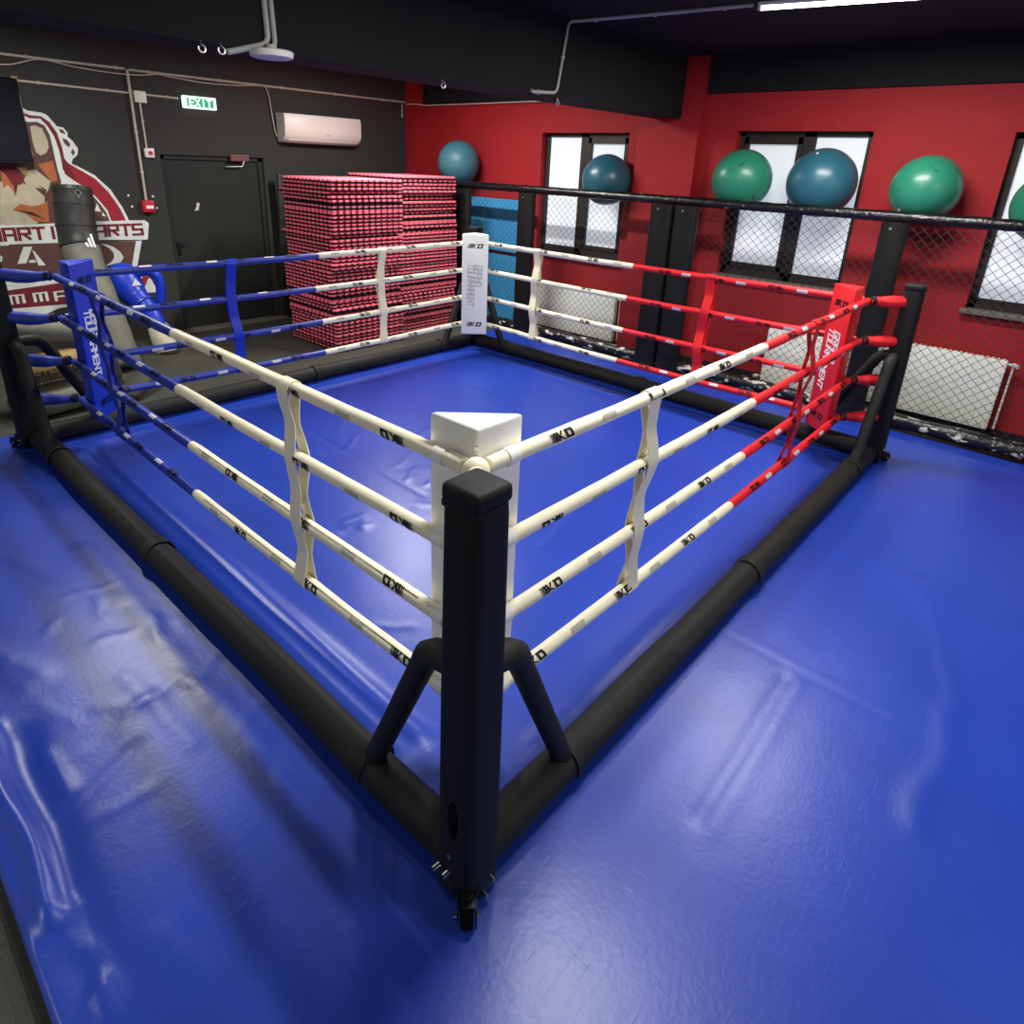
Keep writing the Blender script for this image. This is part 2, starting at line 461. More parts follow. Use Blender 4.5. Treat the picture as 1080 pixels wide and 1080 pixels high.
mb.build('hinge', M['dark_metal'], dr)
cl = boxobj('door_closer', M['brown_box'], [(3.06, 3.30, BY - 0.03, BY + 0.05, DZ - 0.05, DZ + 0.03)], bev=0.006)
tag(cl, 'reddish brown door closer box at the top of the black door', 'door closer')
mb = MB()
mb.tube([(3.24, BY - 0.01, DZ - 0.05), (3.20, BY - 0.02, DZ - 0.11), (3.0, BY + 0.02, DZ - 0.12)], 0.008)
mb.build('closer_arm', M['steel'], cl)

# ------------------------------------------------------------------ blue canvas on the floor
import numpy as np
def canvas():
    X0, X1, Y0, Y1 = -0.982, 5.42, -3.0, 4.93
    st = 0.022
    nx = int((X1 - X0) / st) + 1; ny = int((Y1 - Y0) / st) + 1
    xs = np.linspace(X0, X1, nx); ysv = np.linspace(Y0, Y1, ny)
    gx, gy = np.meshgrid(xs, ysv)
    h = np.zeros_like(gx)
    rs = np.random.RandomState(3)
    for k in range(26):  # slow waves of the loose vinyl
        a = rs.uniform(0, math.pi); f = rs.uniform(2, 11); ph = rs.uniform(0, 6.3)
        h += 0.010 / f * np.sin(f * (np.cos(a) * gx + np.sin(a) * gy) + ph + 1.3 * np.sin(0.7 * gx + ph) + 1.1 * np.sin(0.9 * gy - ph)) * 0.22
    def ridge(x0, y0, x1, y1, hh, wd, wob=0.0):
        nonlocal h
        dx, dy = x1 - x0, y1 - y0
        L = math.hypot(dx, dy)
        t = ((gx - x0) * dx + (gy - y0) * dy) / L / L
        d = ((gx - x0) * dy - (gy - y0) * dx) / L + wob * np.sin(t * 9 + x0 * 5)
        e = np.clip(np.minimum(t, 1 - t) * L / max(0.05, wd * 2) + 0.6, 0, 1)
        h += hh * np.exp(-(d / wd) ** 2) * e
    # loose folds along the left edge
    ridge(-0.90, 1.75, -0.90, 0.80, 0.035, 0.035, 0.012); ridge(-0.80, 1.65, -0.87, 0.50, -0.012, 0.05)
    ridge(-0.875, 0.82, -0.86, 0.50, 0.010, 0.025, 0.01); ridge(-0.865, 0.55, -0.875, 0.44, 0.012, 0.03)
    ridge(-0.77, 1.5, -0.75, 1.2, 0.007, 0.03); ridge(-0.80, 1.14, -0.50, 1.28, -0.004, 0.03)
    ridge(-0.42, 1.7, -0.36, 1.1, 0.0025, 0.03); ridge(-0.9, 2.6, -0.65, 1.9, 0.005, 0.05)
    ridge(-0.22, 2.9, -0.20, 0.9, 0.004, 0.05, 0.01); ridge(-0.55, 3.1, -0.25, 2.2, 0.003, 0.04)
    # ridge beside the left beam inside the ring, ring edge roll
    ridge(0.27, 0.5, 0.27, 4.3, 0.016, 0.04, 0.006); ridge(0.17, 0.5, 0.17, 4.3, 0.008, 0.03)
    ridge(0.5, 0.19, 4.3, 0.19, 0.008, 0.05)
    ridge(0.3, 4.34, 4.3, 4.34, 0.020, 0.06); ridge(4.36, 0.3, 4.36, 4.3, 0.020, 0.06)
    # seams and ridges of the mats under the vinyl
    ridge(1.71, 0.0, 1.69, -0.95, -0.0008, 0.02); ridge(1.75, 0.0, 1.73, -0.95, 0.0006, 0.02)
    ridge(1.65, -0.395, 0.69, -0.43, -0.004, 0.03); ridge(1.65, -0.45, 0.69, -0.48, 0.002, 0.03)
    ridge(1.62, 4.2, 1.56, 2.0, -0.004, 0.02); ridge(2.9, -0.7, 2.0, -1.0, 0.005, 0.04); ridge(2.0, -1.0, 1.2, -1.0, 0.006, 0.05, 0.02)
    ridge(4.5, -0.13, 5.3, -0.17, -0.004, 0.02); ridge(5.28, -0.1, 5.25, -1.2, 0.004, 0.025); ridge(5.20, -2.5, 5.20, 3.0, 0.010, 0.03)
    ridge(3.55, 4.2, 3.2, 1.2, -0.003, 0.022)
    # wrinkles in the left half of the ring
    for k in range(30):
        cx = rs.uniform(0.6, 2.1); cy = rs.uniform(0.9, 3.4); a = rs.uniform(-0.5, 0.6) + (0.4 if k % 3 else 2.0); L = rs.uniform(0.12, 0.45)
        ridge(cx, cy, cx + math.cos(a) * L, cy + math.sin(a) * L, rs.uniform(0.002, 0.005), rs.uniform(0.014, 0.03), 0.006)
    for k in range(26):
        cx = rs.uniform(-0.75, -0.05); cy = rs.uniform(0.2, 2.4); a = rs.uniform(0, 3.1); L = rs.uniform(0.1, 0.35)
        ridge(cx, cy, cx + math.cos(a) * L, cy + math.sin(a) * L, rs.uniform(0.001, 0.003), rs.uniform(0.018, 0.03), 0.006)
    h = np.clip(h, -0.02, 0.06)
    co = np.stack([gx, gy, h], -1).reshape(-1, 3)
    nv = nx * ny
    verts = np.concatenate([co, co * np.array([1, 1, 0]) + np.array([0, 0, -0.038])])
    idx = np.arange(nv).reshape(ny, nx)
    top = np.stack([idx[:-1, :-1], idx[:-1, 1:], idx[1:, 1:], idx[1:, :-1]], -1).reshape(-1, 4)
    ring = np.concatenate([idx[0, :], idx[1:, -1], idx[-1, -2::-1], idx[-2:0:-1, 0]])
    r2 = np.roll(ring, -1)
    side = np.stack([ring, ring + nv, r2 + nv, r2], -1)
    faces = np.concatenate([top, side])
    me = bpy.data.meshes.new('floor_canvas')
    me.vertices.add(len(verts)); me.vertices.foreach_set('co', verts.ravel())
    me.loops.add(faces.size); me.loops.foreach_set('vertex_index', faces.ravel().astype(np.int32))
    me.polygons.add(len(faces)); me.polygons.foreach_set('loop_start', np.arange(0, faces.size, 4, dtype=np.int32))
    me.polygons.foreach_set('loop_total', np.full(len(faces), 4, dtype=np.int32))
    me.polygons.foreach_set('use_smooth', np.ones(len(faces), dtype=bool))
    me.update(calc_edges=True); me.validate()
    me.materials.append(M['canvas'])
    o = bpy.data.objects.new('floor_canvas', me)
    C.objects.link(o)
    return o
tag(canvas(), 'large blue vinyl canvas spread under and around the whole boxing ring', 'mat')

# ================================================================== the boxing ring
S = 4.551
IN = 0.238
LV = [1.281, 0.985, 0.682, 0.381]
def nodes(ix, iy, offs=None):
    return [Vector((ix, iy, z)) for z in LV]
ND = {'N': [Vector((IN, IN, z)) for z in LV],
      'R': [Vector((4.36, 0.246, 1.281)), Vector((4.33, 0.232, 0.985)), Vector((4.29, 0.232, 0.682)), Vector((4.268, 0.242, 0.381))],
      'L': [Vector((0.240, 4.312, 1.281)), Vector((0.232, 4.345, 0.985)), Vector((0.246, 4.288, 0.682)), Vector((0.253, 4.340, 0.381))],
      'F': [Vector((S - IN, S - IN, z)) for z in LV]}
COR = {'N': ((0, 0), 0.0), 'R': ((S, 0), math.pi / 2), 'F': ((S, S), math.pi), 'L': ((-0.05, S + 0.06), -math.pi / 2)}

def ribbon(mb, pts, wd, width, th, mi=0):
    """strap: rectangle swept along pts; wd = width direction"""
    wd = Vector(wd).normalized()
    n = len(pts); vs = []; fs = []
    pts = [Vector(p) for p in pts]
    for i, p in enumerate(pts):
        t = (pts[min(i + 1, n - 1)] - pts[max(i - 1, 0)]).normalized()
        nn = wd.cross(t).normalized()
        for a, b in ((-1, -1), (1, -1), (1, 1), (-1, 1)):
            vs.append(p + wd * (a * width / 2) + nn * (b * th / 2))
    for i in range(n - 1):
        for k in range(4):
            k2 = (k + 1) % 4
            fs.append((i * 4 + k, i * 4 + k2, i * 4 + 4 + k2, i * 4 + 4 + k))
    fs.append((3, 2, 1, 0)); fs.append(tuple((n - 1) * 4 + k for k in range(4)))
    mb.add(vs, fs, mi)

# ---- posts (built for the near corner, copied and turned for the others)
def make_post():
    root = thing('ring_post', '', 'ring post')
    mb = MB()
    prof = [(0.072, 0.050), (0.080, 0.062), (0.11, 0.0690), (0.40, 0.0675), (0.7, 0.0665), (1.0, 0.064), (1.34, 0.061), (1.372, 0.059)]
    k = 32
    vs = []; fs = []
    for z, r in prof:
        for i in range(k):
            a = 2 * math.pi * (i + 0.5) / k
            ca, sa = math.cos(a), math.sin(a)
            q = 1 / (abs(ca) ** 5 + abs(sa) ** 5) ** (1 / 5)
            vs.append((r * 1.055 * q * ca, r * 1.055 * q * sa, z))
    for j in range(len(prof) - 1):
        for i in range(k):
            i2 = (i + 1) % k
            fs.append((j * k + i, j * k + i2, (j + 1) * k + i2, (j + 1) * k + i))
    fs.append(tuple(range(k - 1, -1, -1))); fs.append(tuple((len(prof) - 1) * k + i for i in range(k)))
    mb.add(vs, fs)
    pad = mb.build('padding', M['post_vinyl'], root, ang=50)
    mb = MB()
    mb.box((0, 0, 1.393), (0.128, 0.128, 0.052), bev=0.016, seg=3)
    mb.box((-0.058, 0.014, 1.366), (0.012, 0.09, 0.022), bev=0.005)
    mb.build('top_cap', M['post_vinyl'], root)
    mb = MB()   # cut in the padding near the foot
    pts = [(math.cos(a) * 0.019, math.sin(a) * 0.075) for a in [2 * math.pi * i / 18 for i in range(18)]]
    mb.prism(pts, (-0.0722, -0.006, 0.355), (0, -1, 0), (0, 0, 1), 0.0015)
    mb.build('slit', M['hole'], pad, smooth=False)
    mb = MB()   # foot plate and side brackets
    mb.box((0, 0, 0.05), (0.085, 0.085, 0.10), bev=0.006)
    mb.box((0.02, -0.055, 0.065), (0.09, 0.024, 0.10), bev=0.008)
    mb.box((-0.055, 0.02, 0.065), (0.024, 0.09, 0.10), bev=0.008)
    ft = mb.build('foot_bracket', M['dark_metal'], root)
    mb = MB()
    for p, q in (((-0.076, 0.005, 0.20), (-0.064, 0.005, 0.20)), ((-0.098, 0.050, 0.125), (-0.075, 0.045, 0.13)), ((-0.092, 0.012, 0.125), (-0.064, 0.008, 0.13)), ((0.03, -0.085, 0.075), (0.03, -0.06, 0.075)), ((0.0, -0.085, 0.035), (0.0, -0.06, 0.035))):
        mb = MB(); mb.tube([p, q], 0.0075, seg=8)
        mb.build('bolt', M['steel'], ft)
    cs = MB()
    d = Vector((-1, -1, 0)).normalized(); sd = Vector((1, -1, 0)).normalized()
    c0 = Vector((-0.062, -0.062, 0))
    cs.tube([c0 + Vector((0, 0, 0.075)), c0 + Vector((0, 0, 0.10))], 0.020, seg=14)
    R = Matrix((sd, d, Vector((0, 0, 1)))).transposed()
    cs.box(c0 + Vector((0, 0, 0.072)), (0.06, 0.06, 0.008), R=R, bev=0.002)
    for sg in (-1, 1):
        cs.box(c0 + sd * sg * 0.027 + d * 0.014 + Vector((0, 0, 0.052)), (0.005, 0.054, 0.056), R=R, bev=0.0015)
    cst = cs.build('caster', M['dark_metal'], root)
    wm = MB()
    wc = c0 + d * 0.022 + Vector((0, 0, 0.037))
    wm.tube([wc - sd * 0.020, wc - sd * 0.015, wc + sd * 0.015, wc + sd * 0.020], [0.031, 0.037, 0.037, 0.031], seg=22)
    wm.build('wheel', M['hole'], cst)
    for sg in (-1, 1):
        bm_ = MB()
        bm_.tube([wc + sd * sg * 0.030, wc + sd * sg * 0.040], 0.008, seg=8)
        bm_.build('axle_bolt', M['steel'], cst)
    for ax in (0, 1):
        b = MB()
        pts = [(0.045, 0.80), (0.12, 0.80), (0.17, 0.793), (0.205, 0.765), (0.235, 0.70), (0.37, 0.40), (0.50, 0.115), (0.515, 0.085)]
        rr = [0.039, 0.041, 0.043, 0.043, 0.040, 0.039, 0.039, 0.037]
        fine = []; fr = []
        for (p, q), (r0, r1) in zip(zip(pts[:-1], pts[1:]), zip(rr[:-1], rr[1:])):
            m = max(1, int(math.hypot(q[0] - p[0], q[1] - p[1]) / 0.03))
            for i in range(m):
                t = i / m
                fine.append((p[0] + (q[0] - p[0]) * t, p[1] + (q[1] - p[1]) * t)); fr.append(r0 + (r1 - r0) * t + 0.0012 * nz(len(fine) * 0.6, ax * 3))
        fine.append(pts[-1]); fr.append(rr[-1])
        b.tube([(u, 0.02, v) if ax == 0 else (0.02, u, v) for u, v in fine], fr, seg=16, up=(0, 1, 0) if ax == 0 else (1, 0, 0))
        b.build('brace', M['black_vinyl'], root)
    return root
post0 = make_post()
PL = {'N': 'black padded ring post at the near corner, in front of the white triangular pad',
      'R': 'black padded ring post at the red corner of the ring',
      'L': 'black padded ring post at the blue corner of the ring',
      'F': 'black padded ring post at the far corner, behind the white pad'}
posts = {}
for k in 'NRFL':
    o = post0 if k == 'N' else copy_tree(post0)
    (x, y), a = COR[k]
    o.location = (x, y, 0); o.rotation_euler = (0, 0, a)
    tag(o, PL[k], 'ring post', 'padded ring posts')
    posts[k] = o
    if k == 'R':   # this post's braces sit higher and closer to it
        for ch in o.children:
            if ch.name.startswith('brace'):
                ch.data = ch.data.copy()
                for v in ch.data.vertices:
                    e = 0 if abs(v.co.x - 0.02) > abs(v.co.y - 0.02) else 1
                    u = v.co[e]
                    f = max(0.0, min(1.0, v.co.z / 0.8))
                    v.co[e] = u - 0.075 * f * max(0.0, min(1.0, (u - 0.05) / 0.12))
                    v.co.z += 0.07 * f
bpy.context.view_layer.update()

# ---- sleeves tying the ropes to the posts, in the corner's colour
CCOL = {'N': M['cream'], 'R': M['red_vinyl'], 'L': M['navy_vinyl'], 'F': M['cream']}
def child_at(o, par):
    o.parent = par
    o.matrix_parent_inverse = par.matrix_world.inverted()
for k in 'NRFL':
    (px, py), a = COR[k]
    for i, nd in enumerate(ND[k]):
        P0 = Vector((px, py, nd.z + (0.02 if k == 'N' else 0.0)))
        dv = (nd - P0); dv.z = 0
        dh = dv.normalized()
        st = P0 + dh * 0.062
        L = (Vector((nd.x, nd.y, 0)) - Vector((st.x, st.y, 0))).length - 0.02
        mb = MB(); pts = []; rr = []
        big = 0.045 if k in 'NF' else 0.046
        nseg = 12
        for j in range(nseg + 1):
            t = j / nseg
            pts.append(st + dh * L * t + Vector((0, 0, (nd.z - st.z) * t - 0.012 * math.sin(math.pi * t) * (1 if k == 'L' else 0.3))))
            r = big * (0.72 + 0.28 * math.sin(math.pi * min(1, t * 1.25 + 0.12)) ** 0.6) if t < 0.9 else big * 0.62
            if k == 'L' and i >= 2: r *= 0.86 + 0.14 * abs(math.cos(3.2 * t + i))
            rr.append(r * (1 + 0.05 * nz(j * 0.9, i * 3, px)))
        mb.tube(pts, rr, seg=16)
        if k in 'NF':
            mb.sphere(nd + dh * -0.005, 0.042, su=18, sv=12)
        sl = mb.build('rope_sleeve', CCOL[k])
        child_at(sl, posts[k])
        mb = MB()
        q = st + dh * (L * 0.94); q.z = nd.z
        mb.tube([q - dh * 0.013, q + dh * 0.013], 0.034, seg=16)
        mb.tube([q + dh * 0.005 + Vector((0, 0, 0.028)), q + dh * 0.03 - Vector((0, 0, 0.024))], 0.012, seg=8)
        if k in 'RL':
            so = mb.build('strap', M['strap'])
            so.parent = sl

# ---- frame beams on the floor
def make_beam(name, p, q, label, seed):
    p = Vector(p); q = Vector(q)
    d = (q - p); L = d.length; d.normalize()
    root = thing(name, label, 'frame beam', p, math.atan2(d.y, d.x), 'padded beams of the ring frame')
    cuts = [0.078, 0.525, 2.18, L - 0.525, L - 0.078]
    for a, b in zip(cuts[:-1], cuts[1:]):
        mb = MB(); pts = []; rr = []
        n = max(6, int((b - a) / 0.05))
        for i in range(n + 1):
            t = i / n; x = a + (b - a) * t
            r = 0.071 + 0.0028 * nz(x * 2.3, seed) + 0.0012 * nz(x * 9, seed + 5)
            if i == 0: r *= 0.96
            if t > 0.965: r += 0.003
            pts.append((x, 0.013 * nz(x * 1.1, seed + 9), 0.0745 + 0.002 * nz(x * 1.7, seed + 3))); rr.append(r)
        mb.tube(pts, rr, seg=22)
        mb.build('padding', M['black_vinyl'], root)
        if b < L - 0.1:   # loose flap where two covers meet
            fm = MB()
            ps = []
            for j in range(15):
                an = math.radians(-60 + 260 * j / 14)
                rad = 0.0775 + (0.012 if 1 < b < L - 1 else 0.003) * abs(nz(j * 0.8, seed, b))
                ps.append((b + 0.01 + 0.008 * nz(j * 0.5, seed), rad * math.cos(an), 0.0745 + rad * math.sin(an)))
            ribbon(fm, ps, (1, 0.12, 0), 0.075 if 1 < b < L - 1 else 0.045, 0.005)
            fm.build('cover_flap', M['black_vinyl'], root)
            if abs(b - 0.525) < 0.01 or abs(b - (L - 0.525)) < 0.01:
                bo = MB()
                bo.tube([(b - 0.012, -0.04, 0.118), (b - 0.012, -0.044, 0.126)], 0.006, seg=8)
                bo.build('bolt', M['steel'], root)
    return root
make_beam('frame_beam', (0, 0.03, 0), (S, 0.03, 0), 'black padded beam on the floor along the near right side of the ring', 1.0)
make_beam('frame_beam', (-0.01, S + 0.05, 0), (0.03, 0, 0), 'black padded beam on the floor along the near left side of the ring', 4.0)
make_beam('frame_beam', (S + 0.03, 0, 0), (S + 0.03, S, 0), 'black padded beam on the floor along the far right side of the ring', 7.0)
make_beam('frame_beam', (S, S + 0.03, 0), (-0.03, S + 0.05, 0), 'black padded beam on the floor along the far left side of the ring', 11.0)

# ---- corner pads
def make_pad(name, label, vin, ink1, ink2, outline):
    root = thing(name, label, 'corner pad', group='triangular corner pads')
    a = 0.272; l = 0.212; z0, z1 = 0.265, 1.388
    bm = bmesh.new()
    tri = [(a, a), (a + l, a), (a, a + l)]
    b0 = [bm.verts.new((x, y, z0)) for x, y in tri]; b1 = [bm.verts.new((x, y, z1)) for x, y in tri]
    bm.faces.new(b0[::-1]); bm.faces.new(b1)
    for i in range(3):
        j = (i + 1) % 3
        bm.faces.new((b0[i], b0[j], b1[j], b1[i]))
    bmesh.ops.bevel(bm, geom=list(bm.edges), offset=0.012, segments=3, profile=0.5, affect='EDGES')
    me = bpy.data.meshes.new('cushion'); bm.to_mesh(me); bm.free()
    me.materials.append(vin)
    me.polygons.foreach_set('use_smooth', [True] * len(me.polygons)); me.set_sharp_from_angle(angle=math.radians(35))
    o = bpy.data.objects.new('cushion', me); C.objects.link(o); o.parent = root
    # zip and its cover down the back edge
    mb = MB()
    dd = Vector((-1, -1, 0)).normalized(); sd = Vector((1, -1, 0)).normalized()
    R = Matrix((sd, dd, Vector((0, 0, 1)))).transposed()
    mb.box(Vector((a + 0.005, a + 0.005, 0.85)), (0.014, 0.006, 1.0), R=R, bev=0.002)
    for zz in (1.33, 1.30, 1.27):
        mb.box(Vector((a + 0.002, a + 0.002, zz)), (0.010, 0.010, 0.008), 1, R=R)
    mb.build('zip', [vin, M['steel']], root)
    # printed lettering on the face towards the middle of the ring
    mid = Vector((a + l / 2, a + l / 2, 0)); nn = Vector((1, 1, 0)).normalized(); r = Vector((-1, 1, 0)).normalized()
    mb = MB(); sc = 0.048 / 6; kq = [[(u * 1.22, v) for u, v in p] for p in KOQ]; kw = KOW * 1.22
    for zz in (1.235, 0.36):
        mb = MB()
        flat_text(mb, kq, mid + nn * 0.0005 + Vector((0, 0, zz)) - r * (kw * sc / 2), r, (0, 0, 1), sc, 0.001)
        mb.build('logo', ink1, root, smooth=False)
    mb = MB()
    sc = 0.066 / 6
    for txt, off, top in (('GRAND', 0.008, 1.05), ('TOURNAMENT', -0.075, 1.06)):
        q, wd = stroke_quads(txt, 1.15 if not outline else 1.0, 5.3, 0.12)
        flat_text(mb, [[(u * 0.82, v) for u, v in p] for p in q], mid + nn * 0.0005 + r * off + Vector((0, 0, top)), (0, 0, -1), r, sc, 0.001)
        if outline:
            q2, wd = stroke_quads(txt, 0.55, 5.3, 0.12)
            flat_text(mb, [[(u * 0.82, v) for u, v in p] for p in q2], mid + nn * 0.001 + r * off + Vector((0, 0, top)), (0, 0, -1), r, sc, 0.001, 1)
    mb.build('lettering', [ink2, vin], root, smooth=False)
    return root
PD = {'N': ('white triangular corner pad behind the nearest black post', M['white_vinyl'], M['ink'], M['ink'], True),
      'F': ('white corner pad with black letters at the far corner of the ring', M['white_vinyl'], M['ink'], M['ink'], True),
      'R': ('red corner pad with white lettering at the right of the ring', M['red_vinyl'], M['ink'], M['white_ink'], False),
      'L': ('blue corner pad with white lettering at the left of the ring', M['blue_vinyl'], M['dark_ink'], M['white_ink'], False)}
for k, (lab, vin, i1, i2, ol) in PD.items():
    o = make_pad('corner_pad', lab, vin, i1, i2, ol)
    (x, y), a = COR[k]
    if k == 'L': x, y = 0.0, S
    o.location = (x, y, 0); o.rotation_euler = (0, 0, a)

# ---- ropes
SIDES = {'NL': ('N', 'L', 0.52, M['navy_vinyl'], 'near left side', 'white and blue'),
         'NR': ('N', 'R', 0.52, M['red_vinyl'], 'near right side', 'white and red'),
         'FL': ('F', 'L', 0.50, M['navy_vinyl'], 'far left side', 'white and blue'),
         'FR': ('F', 'R', 0.50, M['red_vinyl'], 'far right side', 'white and red')}
RNAME = ['top', 'second', 'third', 'bottom']
RR = 0.0265
def rope_pt(side, i, t):
    a, b = SIDES[side][:2]
    p = lerp(ND[a][i], ND[b][i], t)
    sag = 0.018 * (1 + 0.4 * i) * math.sin(math.pi * t)
    sd = hash_side[side] + i
    p.z += -sag * 0.6 + 0.004 * nz(t * 9, sd, 2.0)
    return p
hash_side = {'NL': 3.1, 'NR': 17.7, 'FL': 31.3, 'FR': 47.9}
def decal(mb, side, i, t0, length, phi0, quads, w, sc_v, flip, mi, r):
    """print quads (grid units, w wide, 6 high) wrapped round the rope from t0 for `length` metres"""
    a, b = SIDES[side][:2]
    Ltot = (ND[a][i] - ND[b][i]).length
    tdir = (ND[b][i] - ND[a][i]).normalized()
    up = (Vector((0, 0, 1)) - tdir * tdir.z).normalized()
    sd = tdir.cross(up)
    def mp(u, v):
        if flip: u, v = w - u, 6 - v
        t = t0 + (u / w) * length / Ltot
        p = rope_pt(side, i, t)
        ph = phi0 + (v - 3) * sc_v / r
        return p + (up * math.cos(ph) + sd * math.sin(ph)) * r
    for qi, q in enumerate(quads):
        n = 3
        r += 0.00004
        vs = []; fs = []
        a0, a1, a2, a3 = q
        for j in range(n + 1):
            s_ = j / n
            for k2 in range(n + 1):
                w_ = k2 / n
                u0 = a0[0] + (a1[0] - a0[0]) * s_; v0 = a0[1] + (a1[1] - a0[1]) * s_
                u1 = a3[0] + (a2[0] - a3[0]) * s_; v1 = a3[1] + (a2[1] - a3[1]) * s_
                vs.append(mp(u0 + (u1 - u0) * w_, v0 + (v1 - v0) * w_))
        for j in range(n):
            for k2 in range(n):
                fs.append((j * (n + 1) + k2, j * (n + 1) + k2 + 1, (j + 1) * (n + 1) + k2 + 1, (j + 1) * (n + 1) + k2))
        mb.add(vs, fs, mi)
RECT = [[(0, 0), (10, 0), (10, 6), (0, 6)]]
rng = random.Random(11)
for side, (a, b, tm, mcol, where, cols) in SIDES.items():
    Ltot = (ND[a][0] - ND[b][0]).length
    tdir = (ND[b][0] - ND[a][0]).normalized()
    sdv = tdir.cross(Vector((0, 0, 1)))
    # angle towards the outside of the ring seen from the camera (near sides) or the inside (far sides)
    ctr = Vector((S / 2, S / 2, 0))
    mid = lerp(ND[a][0], ND[b][0], 0.5); outw = (mid - ctr); outw.z = 0
    sgn = 1 if sdv.dot(outw) > 0 else -1
    if side[0] == 'F': sgn = -sgn
    for i in range(4):
        lab = '%s ring rope, %s of four on the %s of the ring' % (cols, RNAME[i], where)
        root = thing('ring_rope', lab, 'ring rope', group='padded ring ropes')
        jt = tm + rng.uniform(-0.008, 0.008)
        for part, (t0, t1, m) in enumerate(((0.012, jt, M['cream']), (jt, 0.992, mcol))):
            mb = MB()
            n = 44
            pts = [rope_pt(side, i, t0 + (t1 - t0) * j / n) for j in range(n + 1)]
            rr = [RR * (1 + 0.05 * nz(j * 0.35, i * 2.2, hash_side[side] + part)) * (0.93 if j in (0, n) else 1) for j in range(n + 1)]
            mb.tube(pts, rr, seg=14)
            # prints along the rope
            pos = t0 + 0.05 + 0.02 * rng.random()
            base_phi = sgn * rng.choice([0.35, 0.95, 1.2, 1.75])
            flip = rng.random() < 0.4
            fl = (side in ('NR', 'FL')) == flip
            while pos < t1 - 0.05:
                ph = base_phi + rng.uniform(-0.15, 0.15)
                # logo
                decal(mb, side, i, pos, 0.125, ph, KOQ, KOW, 0.0060, (sgn > 0) != flip, 1, RR * 1.07)
                pp = pos + 0.30 / Ltot * (1 if part == 0 else 0.75)
                if pp < t1 - 0.04:
                    decal(mb, side, i, pp, 0.085, ph, RECT, 10, 0.0042, False, 2, RR * 1.065)
                pos += 0.62 / Ltot * (1 if part == 0 else 0.8)
            if part == 0 and i >= 2 and side == 'NL':     # open seam of the cover
                decal(mb, side, i, t0 + 0.05, (t1 - t0 - 0.08) * Ltot, sgn * 0.5, [[(x, 0), (x + 0.34, 0), (x + 0.34, 6), (x, 6)] for x in [k * 0.33333 for k in range(30)]], 10, 0.0005, False, 3, RR * 1.066)
            cols3 = [m, M['ink'] if part == 0 or 'R' in side else M['dark_ink'], M['grey_ink'] if part == 0 else M['pale_ink'], M['strap']]
            mb.build('rope_cover', cols3, root)
        if a in 'NF':
            mb = MB()
            c0 = rope_pt(side, i, 0.030); c1 = rope_pt(side, i, 0.042)
            mb.tube([c0, c1], 0.030, seg=16)
            mb.build('collar', M['white_vinyl'], root)

# ---- separators between the ropes
SEP = [('NL', 0.25, M['cream'], 'white strap separator joining the ropes on the near left side'),
       ('NL', 0.785, M['navy_vinyl'], 'blue strap separator on the near left side beside the blue pad'),
       ('NR', 0.245, M['cream'], 'white strap separator joining the ropes on the near right side'),
       ('NR', 0.716, M['red_vinyl'], 'red strap separator on the near right side beside the red pad'),
       ('FL', 0.322, M['cream'], 'white strap separator in front of the red foam mat stacks'),
       ('FL', 0.697, M['blue_vinyl'], 'blue strap separator on the far left side before the black door'),
       ('FR', 0.222, M['cream'], 'white strap separator on the far right side near the white far pad'),
       ('FR', 0.694, M['red_vinyl'], 'red strap separator on the far right side below the double window')]
for side, t, m, lab in SEP:
    a, b = SIDES[side][:2]
    tdir = (ND[b][1] - ND[a][1]).normalized()
    nrm = tdir.cross(Vector((0, 0, 1))).normalized()
    ps = [rope_pt(side, i, t) for i in range(4)]
    keys = []
    off = 0.031
    def lat(z): return tdir * 0.013 * math.sin(z * 9 + hash_side[side])
    def base(z):
        for i in range(3):
            if z >= ps[i + 1].z:
                u = (z - ps[i + 1].z) / (ps[i].z - ps[i + 1].z)
                return lerp(ps[i + 1], ps[i], max(0, min(1, u)))
        return ps[3]
    loop = []
    zt, zb = ps[0].z, ps[3].z
    n = 44
    def o_at(z, sg, skew):
        dm = min(abs(z - p.z) for p in ps)
        return sg * (off * max(0.30, 1 - (dm / 0.15) ** 1.1 * 0.75)) + skew * 0.006 * math.sin(z * 14)
    for j in range(n + 1):
        z = zb + (zt - zb) * j / n
        p = base(z).copy(); p.z = z
        loop.append(p + nrm * o_at(z, 1, 1) + lat(z))
    for j in range(1, 8):
        an = math.pi * j / 8
        loop.append(ps[0] + nrm * off * math.cos(an) + Vector((0, 0, off * math.sin(an))) + lat(zt))
    for j in range(n + 1):
        z = zt - (zt - zb) * j / n
        p = base(z).copy(); p.z = z
        loop.append(p + nrm * o_at(z, -1, 1) + lat(z) * 0.4 + tdir * 0.01)
    for j in range(1, 9):
        an = math.pi + math.pi * j / 8
        loop.append(ps[3] + nrm * off * math.cos(an) + Vector((0, 0, off * math.sin(an))) + lat(zb))
    mb = MB()
    ribbon(mb, loop, tdir, 0.080, 0.003)
    o = mb.build('rope_separator', m, smooth=True, ang=60)
    tag(o, lab, 'rope separator', 'strap separators between the ropes')

